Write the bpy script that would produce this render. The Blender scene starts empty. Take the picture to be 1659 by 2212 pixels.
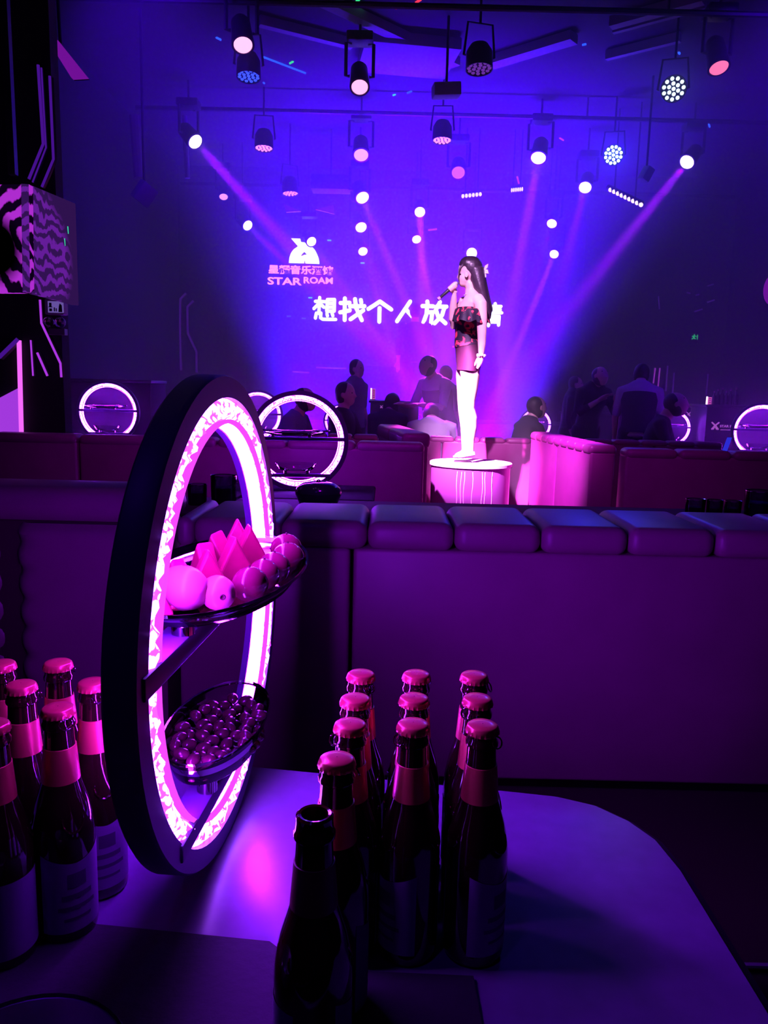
import bpy, bmesh, math, random
from mathutils import Vector as V, Matrix
random.seed(7)
sc = bpy.context.scene
COL = sc.collection

# ------------------------------------------------------------------ camera
FPX, CAMZ, PITCH, ROLL = 1662.0, 1.27, math.radians(9.0), math.radians(1.4)
CAM = V((0, 0, CAMZ))
cF = V((0, math.cos(PITCH), -math.sin(PITCH)))
_u0 = V((0, math.sin(PITCH), math.cos(PITCH)))
cR = V((1, 0, 0)) * math.cos(ROLL) + _u0 * math.sin(ROLL)
cU = _u0 * math.cos(ROLL) - V((1, 0, 0)) * math.sin(ROLL)
cam = bpy.data.cameras.new('camera')
camo = bpy.data.objects.new('camera', cam)
COL.objects.link(camo)
cam.sensor_fit = 'VERTICAL'
cam.sensor_height = 36.0
cam.lens = FPX / 2212.0 * 36.0
cam.clip_start = 0.02
cam.clip_end = 60
camo.matrix_world = Matrix(((cR.x, cU.x, -cF.x, CAM.x), (cR.y, cU.y, -cF.y, CAM.y), (cR.z, cU.z, -cF.z, CAM.z), (0, 0, 0, 1)))
sc.camera = camo

def _ray(px, py):
    return cF + cR * ((px - 829.5) / FPX) - cU * ((py - 1106) / FPX)
def at(px, py, Y):                     # a photo pixel on the vertical plane y = Y
    d = _ray(px, py)
    return CAM + d * (Y / d.y)
def atz(px, py, Z):                    # a photo pixel on the horizontal plane z = Z
    d = _ray(px, py)
    return CAM + d * ((Z - CAMZ) / d.z)

def atx(px, py, X):                    # a photo pixel on the side-wall plane x = X
    d = _ray(px, py)
    return CAM + d * (X / d.x)

# ------------------------------------------------------------------ world, exposure
w = bpy.data.worlds.new('world'); sc.world = w
w.use_nodes = True
w.node_tree.nodes['Background'].inputs[0].default_value = (0.02, 0.0, 0.06, 1)
w.node_tree.nodes['Background'].inputs[1].default_value = 0.3
sc.view_settings.view_transform = 'Standard'
sc.view_settings.look = 'None'
sc.view_settings.exposure = 0.0
sc.view_settings.gamma = 1.0
sc.view_settings.use_curve_mapping = False
cy = sc.cycles
cy.max_bounces = 5; cy.diffuse_bounces = 2; cy.glossy_bounces = 2; cy.transmission_bounces = 4
cy.volume_bounces = 0; cy.transparent_max_bounces = 12
cy.caustics_reflective = False; cy.caustics_refractive = False
cy.sample_clamp_indirect = 2.0
cy.use_adaptive_sampling = True; cy.adaptive_threshold = 0.05

# ------------------------------------------------------------------ materials
MATS = {}
def mat(name, col, rough=0.5, metal=0.0, noise=0.0, nscale=20.0, bump=0.0, spec=0.5, coat=0.0, col2=None):
    if name in MATS: return MATS[name]
    m = bpy.data.materials.new(name); m.use_nodes = True
    nt = m.node_tree; b = nt.nodes['Principled BSDF']
    b.inputs['Base Color'].default_value = (*col, 1)
    b.inputs['Roughness'].default_value = rough
    b.inputs['Metallic'].default_value = metal
    b.inputs['Specular IOR Level'].default_value = spec
    b.inputs['Coat Weight'].default_value = coat
    b.inputs['Coat Roughness'].default_value = 0.08
    if noise or bump:
        tc = nt.nodes.new('ShaderNodeTexCoord')
        n = nt.nodes.new('ShaderNodeTexNoise'); n.inputs['Scale'].default_value = nscale; n.inputs['Detail'].default_value = 3
        nt.links.new(tc.outputs['Object'], n.inputs['Vector'])
        if noise:
            mx = nt.nodes.new('ShaderNodeMix'); mx.data_type = 'RGBA'
            c2 = col2 or tuple(c * (1 - noise) for c in col)
            mx.inputs[6].default_value = (*col, 1); mx.inputs[7].default_value = (*c2, 1)
            nt.links.new(n.outputs['Fac'], mx.inputs[0]); nt.links.new(mx.outputs[2], b.inputs['Base Color'])
        if bump:
            bp = nt.nodes.new('ShaderNodeBump'); bp.inputs['Strength'].default_value = bump; bp.inputs['Distance'].default_value = 0.01
            nt.links.new(n.outputs['Fac'], bp.inputs['Height']); nt.links.new(bp.outputs['Normal'], b.inputs['Normal'])
    MATS[name] = m
    return m
def emit(name, col, strength=1.0, sample=False):
    if name in MATS: return MATS[name]
    m = bpy.data.materials.new(name); m.use_nodes = True
    nt = m.node_tree; nt.nodes.clear()
    o = nt.nodes.new('ShaderNodeOutputMaterial'); e = nt.nodes.new('ShaderNodeEmission')
    e.inputs[0].default_value = (*col, 1); e.inputs[1].default_value = strength
    nt.links.new(e.outputs[0], o.inputs[0])
    m.cycles.emission_sampling = 'AUTO' if sample else 'NONE'
    MATS[name] = m
    return m
def crystal(name, lo, hi, scale, thr=0.5, soft=0.06):
    # lit crystal beads: pink body with clipped white sparkles; it is the lamp itself
    m = bpy.data.materials.new(name); m.use_nodes = True
    nt = m.node_tree; nt.nodes.clear()
    o = nt.nodes.new('ShaderNodeOutputMaterial'); e = nt.nodes.new('ShaderNodeEmission')
    tc = nt.nodes.new('ShaderNodeTexCoord'); vo = nt.nodes.new('ShaderNodeTexVoronoi'); vo.inputs['Scale'].default_value = scale
    nz = nt.nodes.new('ShaderNodeTexNoise'); nz.inputs['Scale'].default_value = scale * 0.35
    ad = nt.nodes.new('ShaderNodeMath'); ad.operation = 'ADD'
    cr = nt.nodes.new('ShaderNodeValToRGB')
    cr.color_ramp.elements[0].position = thr - soft; cr.color_ramp.elements[0].color = (1, 1, 1, 1)
    cr.color_ramp.elements[1].position = thr + soft; cr.color_ramp.elements[1].color = (0, 0, 0, 1)
    mx = nt.nodes.new('ShaderNodeMix'); mx.data_type = 'RGBA'
    mx.inputs[6].default_value = (*lo, 1); mx.inputs[7].default_value = (*hi, 1)
    L = nt.links.new
    ml = nt.nodes.new('ShaderNodeMath'); ml.operation = 'MULTIPLY'; ml.inputs[1].default_value = 0.75
    L(tc.outputs['Object'], vo.inputs['Vector']); L(tc.outputs['Object'], nz.inputs['Vector'])
    L(nz.outputs['Fac'], ml.inputs[0]); L(ml.outputs[0], ad.inputs[1]); L(vo.outputs['Distance'], ad.inputs[0])
    dv = nt.nodes.new('ShaderNodeMath'); dv.operation = 'MULTIPLY'; dv.inputs[1].default_value = 0.6
    L(ad.outputs[0], dv.inputs[0]); L(dv.outputs[0], cr.inputs[0]); L(cr.outputs[0], mx.inputs[0])
    L(mx.outputs[2], e.inputs[0]); L(e.outputs[0], o.inputs[0])
    MATS[name] = m
    return m
def clear(name, tint=(0.8, 0.8, 0.8), rough=0.05, ior=1.45, dens=0.0):
    # thin clear plastic / glass wall: see-through with a fresnel gloss
    if name in MATS: return MATS[name]
    m = bpy.data.materials.new(name); m.use_nodes = True
    nt = m.node_tree; nt.nodes.clear()
    o = nt.nodes.new('ShaderNodeOutputMaterial'); t = nt.nodes.new('ShaderNodeBsdfTransparent'); g = nt.nodes.new('ShaderNodeBsdfGlossy')
    t.inputs[0].default_value = (*tint, 1); g.inputs[1].default_value = rough
    f = nt.nodes.new('ShaderNodeFresnel'); f.inputs[0].default_value = ior
    a = nt.nodes.new('ShaderNodeMath'); a.operation = 'ADD'; a.inputs[1].default_value = dens; a.use_clamp = True
    x = nt.nodes.new('ShaderNodeMixShader')
    L = nt.links.new
    L(f.outputs[0], a.inputs[0]); L(a.outputs[0], x.inputs[0]); L(t.outputs[0], x.inputs[1]); L(g.outputs[0], x.inputs[2]); L(x.outputs[0], o.inputs[0])
    MATS[name] = m
    return m

M_black = mat('black_paint', (0.010, 0.008, 0.014), 0.45)
M_matte = mat('matte_black', (0.012, 0.010, 0.016), 0.9, noise=0.4, nscale=6)
M_wall = mat('dark_wall', (0.020, 0.016, 0.026), 0.8, noise=0.5, nscale=3)
M_ceil = mat('dark_ceiling', (0.030, 0.024, 0.040), 0.85, noise=0.5, nscale=2)
M_floor = mat('dark_floor', (0.012, 0.010, 0.014), 0.35, noise=0.5, nscale=4)
M_metal = mat('dark_metal', (0.06, 0.055, 0.07), 0.4, 0.8)
M_grey = mat('grey_metal', (0.22, 0.2, 0.24), 0.45, 0.5)
M_chrome = mat('chrome', (0.8, 0.78, 0.82), 0.12, 1.0)
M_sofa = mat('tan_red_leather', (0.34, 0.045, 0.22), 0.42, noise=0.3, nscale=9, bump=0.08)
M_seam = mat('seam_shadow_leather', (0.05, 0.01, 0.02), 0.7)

# ------------------------------------------------------------------ mesh helpers
class MB:
    def __init__(s): s.v = []; s.f = []
    def add(s, verts, faces):
        n = len(s.v); s.v += [V(p) for p in verts]; s.f += [tuple(i + n for i in fc) for fc in faces]; return s
    def box(s, x0, x1, y0, y1, z0, z1, mtx=None):
        p = [V((x, y, z)) for z in (z0, z1) for y in (y0, y1) for x in (x0, x1)]
        if mtx: p = [mtx @ q for q in p]
        return s.add(p, [(0, 2, 3, 1), (4, 5, 7, 6), (0, 1, 5, 4), (2, 6, 7, 3), (0, 4, 6, 2), (1, 3, 7, 5)])
    def rbox(s, x0, x1, y0, y1, z0, z1, r=0.02, seg=3, mtx=None):
        bm = bmesh.new(); bmesh.ops.create_cube(bm, size=1)
        for q in bm.verts:
            q.co = V(((x0 + x1) / 2 + q.co.x * (x1 - x0), (y0 + y1) / 2 + q.co.y * (y1 - y0), (z0 + z1) / 2 + q.co.z * (z1 - z0)))
        r = min(r, 0.49 * min(x1 - x0, y1 - y0, z1 - z0))
        bmesh.ops.bevel(bm, geom=list(bm.edges), offset=r, segments=seg, profile=0.5, affect='EDGES')
        bm.verts.index_update()
        vs = [(mtx @ q.co) if mtx else q.co.copy() for q in bm.verts]
        s.add(vs, [tuple(q.index for q in fc.verts) for fc in bm.faces]); bm.free(); return s
    def ring_faces(s, n0, rings, seg, closed_v=False, caps=True):
        pass
    def loft(s, rings, cap=True):
        n = len(rings[0]); vs = [p for r in rings for p in r]; fs = []
        for i in range(len(rings) - 1):
            for j in range(n):
                k = (j + 1) % n
                fs.append((i * n + j, i * n + k, (i + 1) * n + k, (i + 1) * n + j))
        if cap:
            fs.append(tuple(range(n - 1, -1, -1))); fs.append(tuple((len(rings) - 1) * n + j for j in range(n)))
        return s.add(vs, fs)
    def tube(s, pts, rad, seg=10, ref=V((0, 1, 0)), cap=True):
        # rad: one radius, or a list of r / (a, b); b is along ref
        pts = [V(p) for p in pts]; rings = []
        for i, p in enumerate(pts):
            t = (pts[min(i + 1, len(pts) - 1)] - pts[max(i - 1, 0)]).normalized()
            rr = rad[i] if isinstance(rad, (list, tuple)) else rad
            a, b = rr if isinstance(rr, (list, tuple)) else (rr, rr)
            rf = ref if abs(t.dot(ref)) < 0.95 else V((0, 0, 1)) if abs(t.z) < 0.9 else V((1, 0, 0))
            e2 = (rf - t * t.dot(rf)).normalized(); e1 = e2.cross(t).normalized()
            rings.append([p + e1 * a * math.cos(u) + e2 * b * math.sin(u) for u in [2 * math.pi * k / seg for k in range(seg)]])
        return s.loft(rings, cap)
    def lathe(s, prof, seg=24, axis='z', o=(0, 0, 0), mtx=None, cap=False):
        rings = []
        for r, h in prof:
            ring = []
            for k in range(seg):
                u = 2 * math.pi * k / seg; c, d = r * math.cos(u), r * math.sin(u)
                p = V((c, d, h)) if axis == 'z' else V((h, c, d)) if axis == 'x' else V((c, h, d))
                p = p + V(o)
                ring.append(mtx @ p if mtx else p)
            rings.append(ring)
        return s.loft(rings, cap)
    def ell(s, c, r, seg=14, rows=9, mtx=None):
        c = V(c); rings = []
        for i in range(rows + 1):
            ph = math.pi * (i + 0.02) / (rows + 0.04)
            ring = []
            for k in range(seg):
                u = 2 * math.pi * k / seg
                p = V((r[0] * math.sin(ph) * math.cos(u), r[1] * math.sin(ph) * math.sin(u), -r[2] * math.cos(ph)))
                ring.append(c + ((mtx @ p) if mtx else p))
            rings.append(ring)
        return s.loft(rings, True)
    def prism(s, poly, d):
        # poly: list of 3D points of a planar outline, d: extrusion vector
        n = len(poly); p = [V(q) for q in poly]; d = V(d)
        return s.add(p + [q + d for q in p], [tuple(range(n - 1, -1, -1)), tuple(range(n, 2 * n))] + [(i, (i + 1) % n, n + (i + 1) % n, n + i) for i in range(n)])
    def mesh(s, name, smooth=True):
        me = bpy.data.meshes.new(name); me.from_pydata([tuple(p) for p in s.v], [], s.f); me.validate(); me.update()
        bm = bmesh.new(); bm.from_mesh(me); bmesh.ops.recalc_face_normals(bm, faces=bm.faces); bm.to_mesh(me); bm.free()
        if smooth:
            me.shade_smooth()
            try: me.set_sharp_from_angle(angle=math.radians(40))
            except Exception: pass
        return me
    def build(s, name, m, parent=None, smooth=True):
        return link(s.mesh(name, smooth), name, m, parent)

def link(me, name, m, parent=None):
    o = bpy.data.objects.new(name, me); COL.objects.link(o)
    me.materials.clear(); me.materials.append(m)
    if parent is not None: o.parent = parent
    return o
def tag(o, label, cat, group=None, kind=None):
    o['label'] = label; o['category'] = cat
    if group: o['group'] = group
    if kind: o['kind'] = kind
    return o
def thing(name, label, cat, loc=(0, 0, 0), rz=0.0, group=None):
    o = bpy.data.objects.new(name, None); COL.objects.link(o)
    o.location = loc; o.rotation_euler = (0, 0, rz); o.empty_display_size = 0.05
    return tag(o, label, cat, group)
def copy_tree(o, parent=None):
    c = o.copy(); COL.objects.link(c); c.parent = parent
    for ch in o.children: copy_tree(ch, c)
    return c
def struct(name, mb, m, parent=None, smooth=False):
    o = mb.build(name, m, parent, smooth)
    if parent is None: o['kind'] = 'structure'
    return o
def fuse(mb, name, voxel, smooth=6):
    # merges overlapping closed shapes into one continuous surface
    me = mb.mesh(name, False); o = bpy.data.objects.new(name, me); COL.objects.link(o)
    r = o.modifiers.new('r', 'REMESH'); r.mode = 'VOXEL'; r.voxel_size = voxel
    q = o.modifiers.new('s', 'SMOOTH'); q.factor = 0.5; q.iterations = smooth
    dg = bpy.context.evaluated_depsgraph_get(); dg.update()
    out = bpy.data.meshes.new_from_object(o.evaluated_get(dg)); out.name = name
    bpy.data.objects.remove(o); bpy.data.meshes.remove(me)
    out.shade_smooth()
    return out
def spot(parent, loc, target, watts, col, deg, blend=0.25, rad=0.05, name='spot_lamp'):
    l = bpy.data.lights.new(name, 'SPOT'); l.energy = watts; l.color = col; l.spot_size = math.radians(deg); l.spot_blend = blend; l.shadow_soft_size = rad
    o = bpy.data.objects.new(name, l); COL.objects.link(o)
    o.location = loc; o.rotation_euler = (V(target) - V(loc)).to_track_quat('-Z', 'Y').to_euler()
    if parent is not None: o.parent = parent
    return o
def frame_from(d):
    # matrix whose -Z looks along d
    return V(d).to_track_quat('-Z', 'Y').to_matrix().to_4x4()
def text_mesh(body, size, depth=0.004, offset=0.0, align='CENTER'):
    c = bpy.data.curves.new('txt', 'FONT'); c.body = body; c.size = size; c.extrude = depth; c.offset = offset
    c.align_x = align; c.align_y = 'CENTER'; c.resolution_u = 3
    o = bpy.data.objects.new('txt', c); COL.objects.link(o)
    dg = bpy.context.evaluated_depsgraph_get(); dg.update()
    me = bpy.data.meshes.new_from_object(o.evaluated_get(dg))
    bpy.data.objects.remove(o); bpy.data.curves.remove(c)
    return me

# ------------------------------------------------------------------ haze (lit by the fixtures further down)
XL, XR, YB, YF, ZC = -3.6, 5.8, 13.6, -1.6, 4.9
hz = bpy.data.materials.new('stage_haze'); hz.use_nodes = True
_nt = hz.node_tree; _nt.nodes.clear()
_o = _nt.nodes.new('ShaderNodeOutputMaterial'); _vs = _nt.nodes.new('ShaderNodeVolumeScatter')
_vs.inputs['Color'].default_value = (0.92, 0.9, 1, 1); _vs.inputs['Density'].default_value = 0.14; _vs.inputs['Anisotropy'].default_value = 0.0
_nt.links.new(_vs.outputs[0], _o.inputs['Volume'])
ho = MB().box(XL + .05, XR - .05, 6.55, YB - .05, 0.02, ZC - .05).build('haze', hz, None, False)
tag(ho, 'blue violet smoke haze hanging over the stage end of the club', 'haze', kind='stuff')

# ------------------------------------------------------------------ room shell
struct('floor', MB().box(XL - .2, XR + .2, YF - .2, YB + .2, -.1, 0), M_floor)
struct('ceiling', MB().box(XL - .2, XR + .2, YF - .2, YB + .2, ZC, ZC + .1), M_ceil)
struct('wall_left', MB().box(XL - .2, XL, YF, YB, 0, ZC), M_wall)
struct('wall_right', MB().box(XR, XR + .2, YF, YB, 0, ZC), M_wall)
struct('wall_back', MB().box(XL - .2, XR + .2, YB, YB + .2, 0, ZC), M_wall)
struct('wall_front', MB().box(XL - .2, XR + .2, YF - .2, YF, 0, ZC), M_wall)

# ceiling beams and panels seen through the haze
def beam(i, a, b, w=.16, h=.14, m=M_ceil):
    a, b = V(a), V(b); d = (b - a); L = d.length
    mtx = Matrix.Translation(a) @ d.to_track_quat('X', 'Z').to_matrix().to_4x4()
    o = struct('trim_%d' % i, MB().box(0, L, -w / 2, w / 2, -h / 2, h / 2, mtx), m)
    return o
M_beam = mat('painted_beam', (0.26, 0.16, 0.30), 0.6)
for i, (p, q, w_) in enumerate([((700, 0, 7.6), (985, 135, 9.4), .12), ((1060, 135, 9.6), (1240, 80, 8.8), .16), ((1320, 50, 8.4), (1520, -5, 7.9), .10),
                            ((1325, 62, 8.4), (1525, 8, 7.9), .05), ((560, 45, 8.2), (760, 95, 8.7), .08), ((1310, 120, 9.3), (1470, 80, 8.8), .06)]):
    beam(i + 1, atz(p[0], p[1], ZC - .06), atz(q[0], q[1], ZC - .06), w_, .09, M_beam)

# ------------------------------------------------------------------ the left pier with its light lines
PY = 5.35
struct('wall_pier', MB().box(XL, at(128, 600, PY).x, PY, PY + .12, 0, ZC), M_matte)
M_strip = emit('light_line_violet', (0.17, 0.015, 0.75), 0.34)
M_strip2 = emit('light_line_pink', (0.55, 0.05, 1.0), .75)
def line_light(name, pts, r, m, label, group, Y=PY):
    t = thing(name, label, 'light strip', at(*pts[0], Y - .02), 0, group)
    o = t.location.copy()
    P = [at(*p, Y - .02) - o for p in pts]
    MB().tube([p + V((0, .012, 0)) for p in P], r * 1.7, 6, V((0, 1, 0))).build('channel', M_metal, t)
    MB().tube([p - V((0, .012, 0)) for p in P], r, 6, V((0, 1, 0))).build('diffuser', m, t)
    return t
G = 'light lines on the left wall'
line_light('light_line', [(84, 142), (95, 312), (64, 388)], .010, M_strip2 if 0 else M_strip, 'outermost of the bent violet light lines above the hanging screen', G)
line_light('light_line', [(91, 148), (101, 320), (72, 395)], .006, M_strip, 'thin middle light line of the three above the hanging screen', G)
line_light('light_line', [(109, 166), (117, 345), (92, 405)], .009, M_strip, 'bent violet light line nearest the room above the hanging screen', G)
line_light('light_line', [(88, 648), (91, 698), (132, 785), (134, 815)], .008, M_strip2, 'long angled light line running down below the hanging screen', G)
line_light('light_line', [(82, 762), (104, 812)], .008, M_strip2, 'short slanted light line just above the black counter', G)
line_light('light_line', [(68, 735), (73, 812)], .006, M_strip2, 'short upright light line just above the black counter', G)
line_light('light_line', [(0, 772), (40, 733)], .014, M_strip, 'slanted light line at the far left edge of the wall', G)
# the bright backlit panel low on the left
t = thing('backlit_panel', 'bright pink backlit wall panel at the far left behind the banquette', 'light panel', at(20, 930, PY), 0)
o = t.location
P = [at(*p, PY - .03) - o for p in [(-40, 880), (40, 838), (45, 936), (-40, 936)]]
MB().prism(P, (0, .02, 0)).build('panel', emit('panel_glow', (0.45, 0.05, 0.9), .8, True), t, False)
P = [at(*p, PY - .04) - o for p in [(36, 742), (42, 735), (47, 936), (41, 936)]]
MB().prism(P, (0, .03, 0)).build('edge_light', emit('panel_edge', (0.8, 0.12, 0.9), 1.2), t, False)

# hanging two-sided picture screen at the left
t = thing('hanging_screen', 'hanging corner video screen with swirling pink marble picture', 'screen', at(65, 520, 4.3), 0)
o = V(t.location); Yc = 4.3
def swirl(name, mul, grey, base=(0, 0, 0), ys=.01, ws=4.2):
    m = bpy.data.materials.new(name); m.use_nodes = True; nt = m.node_tree; nt.nodes.clear(); L = nt.links.new
    out = nt.nodes.new('ShaderNodeOutputMaterial'); e = nt.nodes.new('ShaderNodeEmission'); tc = nt.nodes.new('ShaderNodeTexCoord')
    mp = nt.nodes.new('ShaderNodeMapping'); mp.inputs['Scale'].default_value = (1, 1, .7)
    wv = nt.nodes.new('ShaderNodeTexWave'); wv.wave_type = 'RINGS'; wv.rings_direction = 'Y'; wv.inputs['Scale'].default_value = ws; wv.inputs['Distortion'].default_value = 9; wv.inputs['Detail'].default_value = 4; wv.inputs['Detail Scale'].default_value = 1.3
    gr = nt.nodes.new('ShaderNodeTexGradient'); gr.gradient_type = 'SPHERICAL'
    m2 = nt.nodes.new('ShaderNodeMapping'); m2.inputs['Location'].default_value = (.30, 0, .06); m2.inputs['Scale'].default_value = (1.6, ys, 1.25)
    c1 = nt.nodes.new('ShaderNodeValToRGB'); c1.color_ramp.elements[0].position = .38; c1.color_ramp.elements[1].position = .62
    c1.color_ramp.elements[0].color = (.004, 0, .01, 1); c1.color_ramp.elements[1].color = (*mul, 1)
    c2 = nt.nodes.new('ShaderNodeValToRGB')
    el = c2.color_ramp.elements; el[0].position = .42; el[0].color = (grey, grey, grey, 1); el[1].position = .84; el[1].color = (.0, .0, .0, 1)
    k = el.new(.50); k.color = (1, 1, 1, 1); k2 = el.new(.74); k2.color = (1, 1, 1, 1)
    mx = nt.nodes.new('ShaderNodeMix'); mx.data_type = 'RGBA'; mx.blend_type = 'MULTIPLY'; mx.inputs[0].default_value = 1
    L(tc.outputs['Object'], mp.inputs[0]); L(mp.outputs[0], wv.inputs[0]); L(tc.outputs['Object'], m2.inputs[0]); L(m2.outputs[0], gr.inputs[0])
    L(wv.outputs['Fac'], c1.inputs[0]); L(gr.outputs['Fac'], c2.inputs[0]); L(c1.outputs[0], mx.inputs[6]); L(c2.outputs[0], mx.inputs[7]); 
    ad = nt.nodes.new('ShaderNodeMix'); ad.data_type = 'RGBA'; ad.blend_type = 'ADD'; ad.inputs[0].default_value = 1; ad.inputs[7].default_value = (*base, 1)
    L(mx.outputs[2], ad.inputs[6]); L(ad.outputs[2], e.inputs[0])
    L(e.outputs[0], out.inputs[0]); return m
A = [at(*p, Yc) - o for p in [(-130, 400), (62, 398), (65, 632), (-130, 632)]]
MB().prism(A, (0, .05, 0)).build('front_face', swirl('marble_picture_bright', (.42, .025, .62), .9), t, False)['label'] = 'bright pink marble picture face'
B = [at(62, 398, Yc) - o, at(163, 440, 4.95) - o, at(170, 660, 4.95) - o, at(65, 632, Yc) - o]
nrm = (B[1] - B[0]).cross(B[3] - B[0]).normalized()
MB().prism(B, -nrm * .04 if nrm.x > 0 else nrm * .04).build('side_face', swirl('marble_picture_dim', (.10, .006, .24), .0, (.028, .006, .075), .85, 6.5), t, False)['label'] = 'dim violet side face with faint picture edge'
for (a, b), mm in (([(146, 489), (147, 505)], 'g'), ([(139, 515), (140, 531)], 'g'), ([(136, 577), (137, 592)], 'g'), ([(164, 528), (165, 543)], 'r')):
    k0, k1 = (B[0] - B[3]), (B[1] - B[0])
    def on(px, py):
        d = _ray(px, py); n_ = nrm; base = B[0] + o
        s_ = (base - CAM).dot(n_) / d.dot(n_); return CAM + d * (s_ - .004) - o
    MB().tube([on(*a), on(*b)], .004, 6).build('stuck_pixels', emit('pixel_green', (.05, 1, .55), .8) if mm == 'g' else emit('pixel_red', (1, .05, .15), .8), t)
MB().box(-.02, .02, .1, .14, .4, 2.6 - .05, Matrix.Translation((-.2, .15, 0))).build('hanger', M_metal, t, False)

# emergency lamp box under the screen
e0 = at(122, 680, 5.28)
t = thing('emergency_light', 'small emergency exit light box with twin round lamps under the hanging screen', 'emergency light', e0)
MB().rbox(-.07, .06, -.02, .05, .0, .10, .008).build('box', mat('white_plastic', (.35, .3, .38), .5), t)
MB().box(-.045, .058, -.024, -.018, .012, .085).build('sign_panel', emit('sign_lit', (.16, .10, .42), .8), t, False)
mb = MB()
mb.box(-.035, -.02, -.028, -.023, .05, .075); mb.box(-.04, -.015, -.028, -.023, .045, .050); mb.box(-.035, -.018, -.028, -.023, .02, .038)
mb.box(-.005, .002, -.028, -.023, .02, .045); mb.box(.008, .014, -.028, -.023, .02, .04); mb.prism([V((.025, -.028, .016)), V((.05, -.028, .016)), V((.048, -.028, .06)), V((.036, -.028, .072)), V((.03, -.028, .055))], (0, .005, 0))
mb.build('pictogram', mat('sign_ink', (.02, .01, .04), .7), t, False)
for x in (-.045, .03):
    k = MB().lathe([(.001, -.05), (.022, -.047), (.034, -.03), (.036, -.012), (.030, .0)], 16, 'y', (x, .0, -.05)).build('lamp_head', clear('lamp_lens', (.6, .4, .7), .2, 1.6, .15), t)
MB().box(-.06, .05, 0, .05, -.13, -.09).build('bracket', M_grey, t, False)

# black sound-desk counter at the left
CY = 7.35
c0 = at(190, 935, CY)
t = thing('black_counter', 'long black counter box behind the left banquette', 'counter', (c0.x, CY, 0))
x0, x1 = at(50, 815, CY).x - c0.x, at(325, 815, CY).x - c0.x; zt = at(190, 818, CY).z
MB().rbox(x0, x1, 0, .5, 0, zt - .03, .01, 2).build('body', M_matte, t)
MB().rbox(x0 - .01, x1 + .01, -.01, .52, zt - .03, zt, .008, 2).build('top', M_metal, t)

# ------------------------------------------------------------------ foreground table
TZ = 0.74
M_table = mat('satin_table', (0.20, 0.145, 0.29), 0.27, noise=0.25, nscale=35, bump=0.015)
outl = [(-.80, 1.095), (-.181, 1.017), (.174, .966), (.24, .955), (.285, .935), (.318, .900), (.338, .860), (.346, .80), (.346, .40), (.335, .37), (.31, .35), (.28, .345), (-.80, .345)]
t = thing('club_table', 'satin grey club table with rounded corner carrying the bottles and ring stand', 'table', (-.2, .7, 0))
def off(p, k): return V((p[0] + .2, p[1] - .7, k))
MB().prism([off(p, TZ - .035) for p in outl], (0, 0, .035)).build('tabletop', M_table, t, False)
rim = [(p[0] * 1.0, p[1]) for p in outl]
MB().tube([off(p, TZ - .017) for p in rim[0:12]], .0175 * .9, 8, V((0, 0, 1))).build('edge_trim', M_metal, t)
MB().rbox(-.25, .25, -.15, .15, .03, TZ - .035, .02, 2).build('pedestal', M_matte, t)
MB().rbox(-.35, .35, -.25, .25, 0, .03, .01, 2).build('foot_plate', M_metal, t)

pm = [(-.79, .735), (-.322, .689), (-.10, .666), (-.062, .632), (.092, .628), (.098, .36), (-.79, .36)]
mo = MB().prism([V((p[0], p[1], TZ)) for p in pm], (0, 0, .004)).build('bar_mat', mat('black_rubber', (.012, .010, .018), .75, noise=.3, nscale=120, bump=.1), None, False)
tag(mo, 'flat black rubber bar mat covering the near edge of the table', 'mat')

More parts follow.
